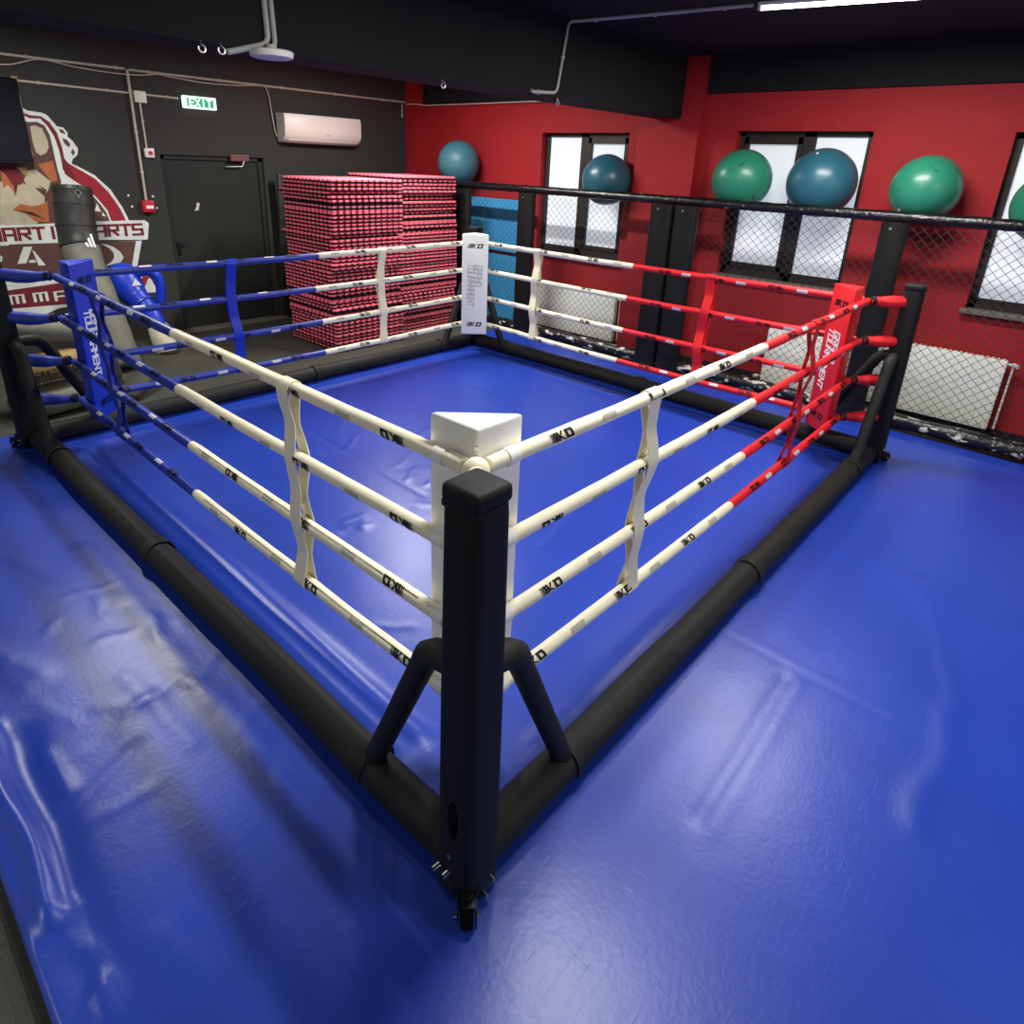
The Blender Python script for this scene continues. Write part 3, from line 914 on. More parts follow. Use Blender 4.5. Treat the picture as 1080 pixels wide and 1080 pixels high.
# ================================================================== cage fence along the red wall
FXX = 5.50
RZ = 1.828
def fence_panel(label, y0, y1):
    root = thing('cage_fence', label, 'fence', (FXX, y0, 0), group='cage fence panels')
    L = y1 - y0
    def wob(n, r, amp, fr, z, x=0.0):
        return [(x, L * i / n, z + 0.003 * nz(i * 0.7, z)) for i in range(n + 1)], [r * (1 + amp * nz(i * fr, z * 5, y0)) for i in range(n + 1)]
    mb = MB(); p, r = wob(int(L / 0.04), 0.047, 0.10, 0.6, RZ); mb.tube(p, r, seg=16); mb.build('top_rail', M['rail'], root)
    mb = MB(); p, r = wob(int(L / 0.04), 0.068, 0.16, 0.45, 0.072); mb.tube(p, r, seg=16); mb.build('bottom_rail', M['base_tape'], root)
    for yy in (0.03, L - 0.03):
        mb = MB(); mb.tube([(0, yy, 0.0), (0, yy, RZ)], 0.024, seg=12); mb.build('post', M['dark_metal'], root)
    # woven wire, every wire zigzags up the panel
    mb = MB()
    P = 0.084; H = 0.080; z0, z1 = 0.10, RZ - 0.02
    nw = int(L / (P / 2))
    rw = 0.0024
    for kx in range(nw):
        yb = kx * P / 2
        zz = z0; j = 0; pts = []
        while zz <= z1:
            y = yb + (P / 2 if (j + kx) % 2 else 0.0)
            pts.append((0.0022 * (1 if (j + kx) % 2 else -1), min(max(y, 0), L), zz)); zz += H / 2; j += 1
        for a, b in zip(pts[:-1], pts[1:]):
            av = Vector(a); bv = Vector(b); t = (bv - av)
            if t.length < 1e-4: continue
            t.normalize()
            x = Vector((1, 0, 0)); x = (x - t * t.dot(x)).normalized(); y = t.cross(x)
            vs = []
            for q in (av, bv):
                for an in (0, 2.094, 4.189):
                    vs.append(q + (x * math.cos(an) + y * math.sin(an)) * rw)
            mb.add(vs, [(0, 1, 4, 3), (1, 2, 5, 4), (2, 0, 3, 5)])
    mb.build('chain_link', M['fence'], root)
    return root
FR_ = fence_panel('right chain link fence panel with padded posts, in front of the double windows', -2.6, 2.495)
FL_ = fence_panel('left chain link fence panel, in front of the teal wall mats and smallest window', 2.515, 7.0)

def fence_pad(par, y, width=0.245, ztop=1.785, zb=0.02):
    mb = MB()
    nzs = 26; nys = 6
    for sx in (0,):
        vs = []; fs = []
        ring = [(-0.035, -width / 2 + 0.012), (-0.045, -width / 2 + 0.03), (-0.048, 0), (-0.045, width / 2 - 0.03), (-0.035, width / 2 - 0.012), (-0.02, width / 2), (0.03, width / 2), (0.03, -width / 2), (-0.02, -width / 2)]
        k = len(ring)
        for j in range(nzs + 1):
            z = zb + (ztop - zb) * j / nzs
            cr = 0.0
            if z < 0.55: cr = 0.010 * math.sin(z * 55 + y) * (0.55 - z) / 0.55 * 1.5
            cr += 0.004 * nz(z * 4, y * 3)
            for (x, yy) in ring:
                vs.append((x + (cr if x < 0 else 0), yy * (1 + 0.02 * nz(z * 3, y)), z))
        for j in range(nzs):
            for i in range(k):
                i2 = (i + 1) % k
                fs.append((j * k + i, j * k + i2, (j + 1) * k + i2, (j + 1) * k + i))
        fs.append(tuple(range(k - 1, -1, -1))); fs.append(tuple(nzs * k + i for i in range(k)))
        mb.add(vs, fs)
    root = mb.build('post_pad', M['fence_pad'], par, ang=50)
    root.location = (-0.075, y - par.location.y, 0)
    mb = MB(); mb.tube([(-0.055, 0.02, ztop - 0.05), (-0.045, 0.02, ztop - 0.05)], 0.012, seg=10); mb.build('bolt', M['steel'], root)
    return root
fence_pad(FL_, 4.535)
fence_pad(FL_, 2.640, 0.25)
fence_pad(FR_, 2.355, 0.25)
fence_pad(FR_, 0.42, 0.205)
fence_pad(FL_, 5.66)

# ------------------------------------------------------------------ teal wall mats
def teal_mat(y0, y1, z0, z1, label):
    mb = MB()
    mb.box((5.945, (y0 + y1) / 2, (z0 + z1) / 2), (0.03, y1 - y0, z1 - z0), bev=0.004)
    # raised diamond tread
    n = int((y1 - y0) / 0.05)
    for a in range(n):
        for b in range(int((z1 - z0) / 0.05)):
            yy = y0 + 0.03 + a * 0.05; zz = z0 + 0.03 + b * 0.05
            s = 1 if (a + b) % 2 else -1
            R = Matrix.Rotation(s * math.radians(45), 3, 'X')
            mb.box((5.929, yy, zz), (0.007, 0.040, 0.014), R=R)
    o = mb.build('wall_mat', M['teal_foam'], None, smooth=False)
    return tag(o, label, 'foam mat', 'teal foam mats on the wall')
teal_mat(5.04, 6.06, FZ, 0.90, 'lower teal foam mat against the red wall, behind the far white pad')
teal_mat(5.06, 6.07, 0.95, 1.655, 'upper teal foam mat against the red wall, below the dusty teal ball')

# ------------------------------------------------------------------ radiators
def radiator(y0, y1, z0, z1, vside, label):
    root = thing('radiator', label, 'radiator', (5.90, (y0 + y1) / 2, z0), group='white panel radiators')
    L = y1 - y0; H = z1 - z0
    mb = MB()
    mb.box((0, 0, H / 2), (0.075, L, H), bev=0.008)
    for k in range(int(L / 0.035)):
        mb.box((-0.0385, -L / 2 + 0.03 + k * 0.035, H / 2), (0.003, 0.012, H - 0.07), bev=0.001, seg=1)
    mb.build('panel', M['radiator'], root)
    mb = MB()
    for k in range(int(L / 0.04)):
        mb.box((0, -L / 2 + 0.03 + k * 0.04, H + 0.004), (0.06, 0.012, 0.008))
    mb.build('grille', M['radiator'], root)
    mb = MB(); s = vside
    zz = H - 0.03 if s < 0 else 0.05
    mb.tube([(0.01, s * L / 2, zz), (0.01, s * (L / 2 + 0.05), zz)], 0.012); mb.tube([(0.01, s * (L / 2 + 0.045), zz), (-0.03, s * (L / 2 + 0.07), zz)], 0.020)
    mb.tube([(0.02, s * (L / 2 + 0.045), zz), (0.02, s * (L / 2 + 0.045), 0.01)], 0.009)
    mb.build('valve', M['valve'], root)
    mb = MB()
    for yy in (-L / 3, L / 3):
        mb.box((0.065, yy, H / 2), (0.065, 0.03, H * 0.8))
    mb.build('bracket', M['radiator'], root)
    return root
radiator(-0.588, 0.46, 0.075, 0.705, -1, 'white radiator behind the fence, right of the red corner')
radiator(0.64, 1.46, 0.01, 0.612, 1, 'white radiator behind the fence, left of the red corner pad')
radiator(3.39, 4.62, 0.05, 0.625, -1, 'white radiator below the smallest window, behind the white separator')

# ------------------------------------------------------------------ balls wedged between rail and wall
def ball(y, r, x, m, label, valve=(0, 0, 1)):
    dx = x - FXX
    z = RZ + math.sqrt(max(0.0004, (r + 0.048) ** 2 - dx * dx))
    root = thing('exercise_ball', label, 'exercise ball', (x, y, z), group='exercise balls on the fence rail')
    mb = MB()
    mb.sphere((0, 0, 0), r, su=48, sv=32)
    R = Vector((-0.55, -0.5, 0.35)).to_track_quat('Z', 'Y').to_matrix()
    ob = mb.build('ball', m, root, ang=180)
    ob.rotation_euler = (0.4, 0.9, y)
    mb = MB()
    v = Vector(valve).normalized()
    mb.tube([v * (r - 0.004), v * (r + 0.002)], 0.012, seg=12)
    mb.build('plug', M['plastic'], root)
    return root
ball(6.06, 0.292, 5.705, M['ball_dusty'], 'dusty teal exercise ball above the mat stacks, farthest left', (0, 0.4, 1))
ball(3.63, 0.286, 5.795, M['ball_teal'], 'dark teal exercise ball before the smallest window', (0.3, 0.8, 0.6))
ball(1.965, 0.292, 5.75, M['ball_green'], 'green exercise ball in front of the left pane of the middle window', (0.5, -0.2, 0.8))
ball(1.195, 0.308, 5.765, M['ball_teal'], 'big blue teal exercise ball in front of the right pane of the middle window', (-0.55, 0.1, 0.82))
ball(0.325, 0.274, 5.726, M['ball_green'], 'green exercise ball against the plain red wall between two windows', (-0.6, 0.45, -0.62))
ball(-0.56, 0.280, 5.795, M['ball_green'], 'green exercise ball cut off by the right edge, before the rightmost window', (0.2, -0.5, 0.8))

# ------------------------------------------------------------------ stacks of jigsaw foam mats
MT = 0.0428
def mat_mesh(name, flip):
    n = 12; s = 0.5; d = 0.030
    def side():
        out = []
        p = 2 * s / n
        for i in range(n):
            u = -s + i * p
            out += [(u, 0), (u + p * 0.27, 0), (u + p * 0.20, d * 0.75), (u + p * 0.27, d), (u + p * 0.73, d), (u + p * 0.80, d * 0.75), (u + p * 0.73, 0)]
        return out
    ring = []
    for k in range(4):
        a = k * math.pi / 2
        for u, dd in side():
            x, y = u, -(s + dd - d)
            ring.append((x * math.cos(a) - y * math.sin(a), x * math.sin(a) + y * math.cos(a)))
    # outline inset a touch on the outer edge of each layer, so that every layer reads as rounded foam
    N = len(ring)
    mb = MB()
    lv = [(0.0, 0.988, 1 if not flip else 0), (0.004, 1.0, None), (MT * 0.48, 1.0, None), (MT * 0.5, 0.985, None), (MT * 0.52, 1.0, None), (MT - 0.004, 1.0, None), (MT, 0.988, None)]
    vs = []
    for z, k, _ in lv:
        vs += [(x * k, y * k, z) for x, y in ring]
    lo, hi = (1, 0) if not flip else (0, 1)
    mb.v = vs
    for j in range(len(lv) - 1):
        for i in range(N):
            i2 = (i + 1) % N
            mb.f.append((j * N + i, j * N + i2, (j + 1) * N + i2, (j + 1) * N + i)); mb.m.append(lo if j < 3 else hi)
    mb.f.append(tuple(range(N - 1, -1, -1))); mb.m.append(lo)
    mb.f.append(tuple((len(lv) - 1) * N + i for i in range(N))); mb.m.append(hi)
    return mb.build(name, [M['foam_red'], M['foam_black']], None, smooth=False)
ORD = ['topmost', 'second', 'third', 'fourth', 'fifth', 'sixth', 'seventh', 'eighth', 'ninth', 'tenth', 'eleventh', 'twelfth', 'thirteenth', 'fourteenth', 'fifteenth', 'sixteenth', 'seventeenth', 'eighteenth', 'nineteenth', 'twentieth']
TEN = {20: 'twenty', 30: 'thirty', 40: 'forty'}
def ordinal(k):   # 1 = topmost
    if k <= 20: return ORD[k - 1]
    t, u = k // 10 * 10, k % 10
    if u == 0: return {30: 'thirtieth', 40: 'fortieth'}[t]
    return TEN[t] + ' ' + ['first', 'second', 'third', 'fourth', 'fifth', 'sixth', 'seventh', 'eighth', 'ninth'][u - 1]
protoA = mat_mesh('foam_mat', False); protoB = mat_mesh('foam_mat', True)
rg = random.Random(5)
used = {}
def stack(cx, cy, n, side, grp, extra_top=None, recess=()):
    sx = sy = 0.0; rot = 0.0
    for k in range(n):
        if k in (0,) or rg.random() < 0.13:
            sx = rg.uniform(-0.032, 0.032); sy = rg.uniform(-0.02, 0.02); rot = rg.uniform(-0.012, 0.012)
        fl = rg.random() < 0.12
        pr = protoB if fl else protoA
        if pr.name not in used:
            o = pr; used[pr.name] = 1
        else:
            o = pr.copy(); C.objects.link(o)
        jx = rg.uniform(-0.006, 0.006); jy = rg.uniform(-0.005, 0.005)
        bow = 0.03 * math.sin(math.pi * k / n)
        o.location = (cx + sx + jx, cy + sy + jy + bow * 0.3, FZ + k * MT)
        o.rotation_euler = (0, 0, rot + rg.choice([0, 1, 2, 3]) * math.pi / 2)
        if n - k in recess: o.location.y += 0.045; o.location.x -= 0.03
        if extra_top and k == n - 1:
            o.location.x += extra_top
        kk = n - k
        od = ordinal(kk)
        if kk == 1: lab = 'red and black jigsaw foam mat, topmost of the %s stack' % side
        elif kk == n: lab = 'red and black jigsaw foam mat, lowest of the %s stack' % side
        else: lab = 'red and black jigsaw foam mat, %s from the top of the %s stack' % (od, side)
        tag(o, lab, 'foam mat', grp)
stack(3.635, 5.87, 45, 'left', 'foam mats of the left stack', None, (4, 15))
stack(4.735, 6.08, 46, 'right', 'foam mats of the right stack', -0.03, (6, 7, 11, 16))

# dark board leaning between the door and the mat stack
mb = MB()
R = Matrix.Rotation(math.radians(5), 3, 'X')
mb.box((3.62, 7.29, 0.92), (0.10, 0.05, 1.92), bev=0.015, R=R)
o = mb.build('leaning_board', M['bag_black'])
tag(o, 'narrow black padded board leaning on the wall right of the door', 'board')

# ------------------------------------------------------------------ wall fittings on the black wall
def conduit(name, pts, r, m, label, cat, clips=0.5, group=None):
    mb = MB(); mb.tube(pts, r, seg=10)
    o = mb.build(name, m)
    tag(o, label, cat, group)
    if clips:
        acc = 0.2
        for a, b in zip(pts[:-1], pts[1:]):
            a = Vector(a); b = Vector(b); L = (b - a).length; t = (b - a).normalized()
            while acc < L:
                p = a + t * acc
                mb = MB(); mb.tube([p - t * 0.009, p + t * 0.009], r * 1.55, seg=10); mb.build('clip', m, o); acc += clips
            acc = max(0.05, acc - L)
    return o
wy = BY - 0.012
conduit('conduit', [(-1.5, wy, 2.915), (1.99, wy, 2.91)], 0.013, M['conduit'], 'horizontal cream conduit high on the black wall, left part', 'conduit', 0.8)
conduit('conduit', [(2.03, wy, 2.905), (5.84, wy, 2.912)], 0.013, M['conduit'], 'horizontal cream conduit high on the black wall, right part', 'conduit', 0.8)
conduit('conduit', [(0.96, wy, 2.69), (2.52, wy, 2.668)], 0.012, M['conduit'], 'cream conduit running level into the left side of the exit sign', 'conduit', 0.62)
conduit('conduit', [(2.005, wy - 0.022, 2.90), (2.0, wy - 0.022, 1.56)], 0.014, M['conduit'], 'upright cream conduit down to the red alarm box', 'conduit', 0.42)
conduit('conduit', [(2.095, wy, 2.60), (2.096, wy, 2.12)], 0.011, M['conduit'], 'short upright cream conduit down to the small call point', 'conduit', 0.3)
def sag_cable(pts, label, r=0.007):
    P = [Vector(p) for p in pts]; out = []
    for i in range(len(P) - 1):
        p0 = P[max(i - 1, 0)]; p1 = P[i]; p2 = P[i + 1]; p3 = P[min(i + 2, len(P) - 1)]
        for j in range(8):
            t = j / 8
            out.append(0.5 * ((2 * p1) + (p2 - p0) * t + (2 * p0 - 5 * p1 + 4 * p2 - p3) * t * t + (3 * p1 - p0 - 3 * p2 + p3) * t ** 3))
    out.append(P[-1])
    mb = MB(); mb.tube(out, r, seg=8)
    return tag(mb.build('cable', M['cable']), label, 'cable')
cy = BY - 0.03
sag_cable([(-0.5, cy, 2.84), (0.4, cy, 2.86), (0.88, cy, 2.815), (1.2, cy, 2.90), (1.5, cy, 2.87), (1.8, cy, 2.855), (2.1, cy, 2.86), (2.35, cy, 2.90)], 'loose pinkish cable sagging at the far left of the wall top')
sag_cable([(2.3, cy, 2.895), (2.55, cy, 2.875), (2.85, cy, 2.86), (3.25, cy, 2.875), (3.50, cy, 2.90), (3.60, cy, 2.89), (3.64, cy, 2.78), (3.66, cy, 2.6), (3.69, cy, 2.38), (3.74, cy, 2.29)], 'loose pinkish cable sagging over the exit sign and down to the air conditioner')
mb = MB(); mb.tube([(5.845, 7.36, 2.885), (5.845, 7.09, 2.88), (5.95, 7.08, 2.872), (5.945, 6.5, 2.868), (5.945, 5.0, 2.872), (5.945, 3.36, 2.866)], 0.009, seg=8)
tag(mb.build('cable', M['cable']), 'thin pale cable along the top of the red wall, over the corner pillar', 'cable')
mb = MB(); mb.tube([(5.79, BY - 0.012, 2.88), (5.79, BY - 0.012, 2.70)], 0.010, seg=8)
tag(mb.build('conduit', M['conduit']), 'very short upright conduit beside the red corner pillar', 'conduit')
def smallbox(name, x, z, wx, wz, d, m, label, cat, bev=0.006):
    mb = MB(); mb.box((x, BY - d / 2, z), (wx, d, wz), bev=bev)
    return tag(mb.build(name, m), label, cat)
smallbox('junction_box', 2.10, 2.645, 0.12, 0.12, 0.05, M['plastic'], 'small white junction box left of the exit sign', 'junction box')
o = smallbox('call_point', 2.115, 2.07, 0.10, 0.10, 0.04, M['plastic'], 'small white call point with a red button above the alarm box', 'call point')
mb = MB(); mb.tube([(2.12, BY - 0.048, 2.07), (2.12, BY - 0.038, 2.07)], 0.022, seg=14); mb.build('button', M['alarm'], o)
o = smallbox('alarm_box', 2.01, 1.49, 0.13, 0.13, 0.06, M['alarm'], 'red fire alarm box left of the black door', 'alarm box')
mb = MB(); mb.box((2.02, BY - 0.062, 1.485), (0.08, 0.004, 0.035)); mb.build('face_plate', M['white_ink'], o)
for x, z, lb in ((1.83, 1.61, 'upper left'), (2.09, 1.60, 'upper right'), (1.85, 1.49, 'lower left'), (2.115, 1.47, 'lower right')):
    mb = MB(); mb.tube([(x, BY - 0.006, z), (x, BY, z)], 0.012, seg=10)
    tag(mb.build('wall_plug', M['plastic']), 'white wall plug at the %s of the red alarm box' % lb, 'wall plug', 'white wall plugs round the alarm box')

# exit sign
mb = MB(); mb.box((2.745, BY - 0.035, 2.638), (0.385, 0.06, 0.135), bev=0.012, seg=3)
o = tag(mb.build('exit_sign', M['sign_white']), 'lit green and white EXIT sign on the black wall above the door', 'exit sign')
mb = MB()
fy = BY - 0.0665
mb.prism([(0, 0), (0.31, 0), (0.31, 0.092), (0, 0.092)], (2.590, fy + 0.0005, 2.592), (1, 0, 0), (0, 0, 1), 0.001, 0)
q, wd = stroke_quads('EXIT', 1.25, 5.6)
flat_text(mb, [[(u * 0.98, v) for u, v in p] for p in q], (2.622, fy - 0.0008, 2.601), (1, 0, 0), (0, 0, 1), 0.0122, 0.001, 1)
mb.build('lettering', [M['sign_green'], M['sign_white']], o, smooth=False)

# air conditioner
root = thing('air_conditioner', 'white wall air conditioner right of the exit sign', 'air conditioner', (4.315, BY, 2.262))
prof = [(0, 0.0), (-0.09, 0.0), (-0.155, 0.03), (-0.20, 0.09), (-0.21, 0.16), (-0.21, 0.31), (-0.195, 0.345), (0, 0.35)]
mb = MB(); W2 = 0.585
n = len(prof); vs = []
for k, (x, sc) in enumerate(((-W2, 0.96), (-W2 + 0.012, 1.0), (W2 - 0.012, 1.0), (W2, 0.96))):
    for y, z in prof: vs.append((x, y * sc, 0.175 + (z - 0.175) * sc))
fs = []
for k in range(3):
    for i in range(n):
        j = (i + 1) % n
        fs.append((k * n + i, k * n + j, (k + 1) * n + j, (k + 1) * n + i))
fs.append(tuple(range(n - 1, -1, -1))); fs.append(tuple(3 * n + i for i in range(n)))
mb.add(vs, fs); mb.build('housing', M['plastic'], root, ang=35)
mb = MB(); R = Matrix.Rotation(math.radians(38), 3, 'X')
mb.box((0, -0.152, 0.018), (1.06, 0.075, 0.012), bev=0.004, R=Matrix.Rotation(math.radians(-32), 3, 'X')); mb.build('louvre', M['plastic'], root)
mb = MB(); mb.box((0, -0.208, 0.052), (1.09, 0.006, 0.004)); mb.build('seam', M['grey_ink'], root)
mb = MB(); mb.box((0.05, -0.2115, 0.115), (0.055, 0.003, 0.012)); mb.build('badge', M['grey_ink'], root)

# television, upper left
mb = MB(); mb.box((0.335, BY - 0.10, 2.315), (1.25, 0.05, 0.77), bev=0.008)
root = tag(mb.build('television', M['screen']), 'black wall television cut off by the left edge of the photo', 'television')
mb = MB(); mb.box((0.335, BY - 0.127, 2.322), (1.22, 0.003, 0.73)); mb.build('screen', M['screen'], root)
mb = MB(); mb.box((0.335, BY - 0.129, 1.938), (1.24, 0.01, 0.018), bev=0.003); mb.build('bezel', M['dark_metal'], root)
mb = MB(); mb.box((0.335, BY - 0.042, 2.3), (0.4, 0.07, 0.4)); mb.build('bracket', M['dark_metal'], root)
smallbox('junction_box', 0.965, 2.70, 0.055, 0.055, 0.03, M['gold'], 'tiny yellowish socket box at the corner of the television', 'junction box')

# ------------------------------------------------------------------ painted club emblem
MURAL = [
    ('white', [(0.582, 1.308), (0.824, 2.548), (0.969, 2.459), (1.024, 2.424), (1.148, 2.414), (1.19, 2.392), (1.255, 2.293), (1.31, 2.286), (1.34, 2.237), (1.334, 2.201), (1.374, 2.157), (1.411, 2.087), (1.395, 2.024), (1.343, 1.98), (1.326, 1.938), (1.378, 1.897), (1.349, 1.928), (1.526, 1.82), (1.658, 1.673), (1.755, 1.469), (1.799, 1.326), (1.792, 1.26)]),
    ('red', [(1.248, 1.972), (1.345, 1.904), (1.521, 1.787), (1.637, 1.64), (1.722, 1.47), (1.766, 1.331), (1.612, 1.336), (1.591, 1.455), (1.516, 1.574), (1.434, 1.681), (1.32, 1.761), (1.244, 1.832)]),
    ('maroon', [(0.964, 2.409), (1.043, 2.382), (1.133, 2.38), (1.196, 2.329), (1.244, 2.232), (1.266, 2.091), (1.267, 1.988), (1.303, 1.917), (1.338, 1.78), (1.264, 1.806), (1.232, 1.884), (1.237, 1.987), (1.231, 2.079), (1.214, 2.195), (1.168, 2.297), (1.119, 2.357), (1.029, 2.354), (0.965, 2.388)]),
    ('brown', [(1.444, 1.648), (1.512, 1.549), (1.572, 1.439), (1.596, 1.336), (1.384, 1.343)]),
    ('white', [(1.497, 1.533), (1.525, 1.44), (1.464, 1.45)]),
    ('white', [(1.541, 1.44), (1.564, 1.388), (1.526, 1.398)]),
    ('brown', [(0.582, 1.308), (0.777, 2.308), (0.966, 2.323), (1.022, 2.319), (1.086, 2.325), (1.144, 2.296), (1.175, 2.208), (1.181, 2.087), (1.181, 1.986), (1.187, 1.862), (1.197, 1.763), (1.093, 1.288)]),
    ('cream', [(1.019, 2.278), (1.062, 2.292), (1.12, 2.265), (1.147, 2.156), (1.145, 2.086), (1.115, 2.034), (1.059, 2.007), (1.024, 2.036), (1.014, 2.13)]),
    ('tan', [(0.959, 2.196), (0.978, 2.128), (0.992, 2.06), (0.999, 2.0), (0.955, 2.008), (0.945, 2.097)]),
    ('cream', [(0.667, 1.743), (0.725, 1.773), (0.792, 1.714), (0.848, 1.724), (0.918, 1.857), (0.984, 1.873), (1.102, 1.757), (1.068, 1.673), (1.024, 1.61), (1.004, 1.526), (0.889, 1.507), (0.997, 1.427), (0.895, 1.329), (0.585, 1.327)]),
    ('orange', [(1.02, 1.92), (1.158, 1.959), (1.168, 1.766), (1.11, 1.746)]),
    ('orange', [(0.688, 1.852), (0.733, 1.813), (0.761, 1.734), (0.77, 1.597), (0.756, 1.663), (0.724, 1.723), (0.681, 1.683), (0.686, 1.773)]),
    ('maroon', [(0.694, 1.882), (0.807, 1.885), (0.853, 1.845), (0.882, 1.714), (0.826, 1.775), (0.804, 1.704), (0.773, 1.612), (0.766, 1.714), (0.731, 1.803)]),
    ('tan', [(0.838, 1.885), (0.914, 1.887), (0.915, 1.796), (0.871, 1.826)]),
    ('brown', [(0.951, 1.694), (1.014, 1.683), (0.98, 1.725), (1.049, 1.673), (1.034, 1.589), (0.988, 1.642)]),
    ('orange', [(0.721, 1.482), (0.798, 1.535), (0.916, 1.505), (1.037, 1.555), (1.014, 1.348), (0.895, 1.356), (0.821, 1.441)]),
    ('dark', [(0.72, 1.477), (0.879, 1.455), (0.99, 1.372), (0.809, 1.449)]),
    ('brown', [(1.266, 2.273), (1.306, 2.261), (1.32, 2.224), (1.277, 2.234)]),
    ('brown', [(1.281, 2.185), (1.327, 2.165), (1.344, 2.125), (1.329, 2.094), (1.293, 2.133)]),
    ('brown', [(1.362, 2.085), (1.376, 2.044), (1.349, 2.014), (1.339, 2.053)]),
    ('white', [(0.549, 1.138), (1.896, 1.109), (1.779, 0.751), (1.929, 0.663), (1.991, 0.498), (1.881, 0.501), (0.942, 0.434), (0.479, 0.269), (0.371, 0.229)]),
    ('brown', [(0.551, 1.148), (1.831, 1.108), (1.744, 0.827), (1.688, 0.759), (1.204, 0.767), (0.479, 0.781)]),
    ('red', [(1.87, 0.743), (1.915, 0.689), (1.813, 0.518), (1.746, 0.538)]),
    ('white', [(0.509, 0.79), (0.985, 0.78), (1.013, 0.683), (0.508, 0.68)]),
    ('maroon', [(0.457, 0.671), (1.018, 0.709), (1.123, 0.456), (0.976, 0.472), (0.422, 0.488)]),
    ('white', [(0.74, 1.108), (0.818, 1.106), (0.734, 0.938), (0.658, 0.939)]),
    ('white', [(0.81, 1.074), (0.826, 1.06), (0.901, 0.906), (0.839, 0.906)]),
    ('white', [(0.769, 0.97), (0.817, 0.971), (0.821, 0.94), (0.757, 0.943)]),
    ('white', [(0.529, 1.039), (0.543, 1.018), (0.531, 0.975), (0.515, 0.967)]),
    ('white', [(1.453, 1.098), (1.52, 1.086), (1.59, 1.051), (1.647, 0.996), (1.671, 0.935), (1.642, 0.89), (1.581, 0.859), (1.486, 0.845), (1.483, 0.861), (1.544, 0.897), (1.575, 0.942), (1.573, 0.996), (1.54, 1.045), (1.488, 1.083)]),
    ('white', [(0.586, 1.328), (1.101, 1.334), (1.44, 1.336), (1.801, 1.34), (1.959, 1.337), (1.998, 1.303), (1.991, 1.258), (1.962, 1.121), (1.926, 1.117), (1.455, 1.14), (1.065, 1.131), (0.549, 1.141)]),
]
mb = MB(); cols = ['white', 'maroon', 'brown', 'cream', 'orange', 'red', 'tan', 'dark']
EXTRA = [('white', [(-0.38, 1.13), (0.62, 1.13), (0.62, 1.335), (-0.38, 1.335)]), ('brown', [(-0.25, 0.78), (0.6, 0.78), (0.6, 1.14), (-0.31, 1.14)])]
for i, (c, p) in enumerate(MURAL[:20] + EXTRA[1:] + MURAL[20:31] + EXTRA[:1] + MURAL[31:]):
    mb.prism(p, (0, BY - 0.0003 * (i + 1), 0), (1, 0, 0), (0, 0, 1), 0.0003, cols.index(c))
yl = BY - 0.0003 * 42
q, wd = stroke_quads('MARTIAL ARTS', 1.3, 5.5)
sc = 0.112 / 6
kx = 1.475 / (11.6 * 5.5 * sc)
flat_text(mb, [[(u * kx, v) for u, v in p] for p in q], (0.472, yl, 1.182), (1, 0, 0), (0, 0, 1), sc, 0.0005, 1)
for j, x in enumerate((0.515, 0.725)):
    q, wd = stroke_quads('m', 1.0, 5)
    flat_text(mb, [[(u * 1.95, v) for u, v in p] for p in q], (x + 0.015, yl, 0.535), (1, 0, 0), (0, 0, 1), 0.085 / 6, 0.0005, 0)
q, wd = stroke_quads('A', 1.1, 5)
flat_text(mb, [[(u * 1.7, v) for u, v in p] for p in q], (0.93, yl, 0.525), (1, 0, 0), (0, 0, 1), 0.09 / 6, 0.0005, 0)
o = mb.build('wall_mural', [M['paint_' + c] for c in cols], None, smooth=False)
tag(o, 'painted club emblem with an animal head and MARTIAL ARTS banner on black wall', 'mural')

# ------------------------------------------------------------------ leaning punching bag
root = thing('punching_bag', 'long black and grey punching bag leaning on the painted emblem', 'punching bag', (1.14, 6.25, FZ))
KP = [Vector((0.0, -0.02, 0.03)), Vector((-0.02, 0.28, 0.60)), Vector((-0.02, 0.63, 1.18)), Vector((0.035, 0.745, 1.76))]
def bag_pt(t):
    u = t * 3; i = min(2, int(u)); f = u - i
    P = [KP[max(i - 1, 0)], KP[i], KP[i + 1], KP[min(i + 2, 3)]]
    return 0.5 * ((2 * P[1]) + (P[2] - P[0]) * f + (2 * P[0] - 5 * P[1] + 4 * P[2] - P[3]) * f * f + (3 * P[1] - P[0] - 3 * P[2] + P[3]) * f ** 3)
def bag_seg(t0, t1, r0, m, name, seed, cap=False):
    mb = MB(); pts = []; rr = []
    n = 30
    for i in range(n + 1):
        t = t0 + (t1 - t0) * i / n
        pts.append(bag_pt(t))
        r = r0 * (1 + 0.03 * nz(t * 7, seed) + 0.010 * math.sin(t * 60 + seed))
        if i == 0: r *= 0.9
        if cap and t > 0.985: r *= 0.93
        rr.append(r)
    mb.tube(pts, rr, seg=30)
    return mb.build(name, m, root, ang=60)
bag_seg(0.0, 0.70, 0.172, M['bag_grey'], 'lower_cover', 2)
bag_seg(0.66, 1.0, 0.180, M['bag_black'], 'upper_cover', 5, True)
def bag_frame(t):
    a = (bag_pt(t + 0.01) - bag_pt(t - 0.01)).normalized()
    x = Vector((1, 0, 0)); x = (x - a * a.dot(x)).normalized(); f = x.cross(a).normalized()
    if f.y > 0: f = -f
    return bag_pt(t), a, x, f
p_, ax, x_, fr = bag_frame(0.94)
c = p_ + fr * 0.183
mb = MB()
mb.tube([c + (x_ * math.cos(t) + ax * math.sin(t)) * 0.026 for t in [2 * math.pi * i / 16 for i in range(17)]], 0.006, seg=6)
mb.tube([c - ax * 0.022, c - ax * 0.055], 0.008, seg=6)
mb.build('ring', M['steel'], root)
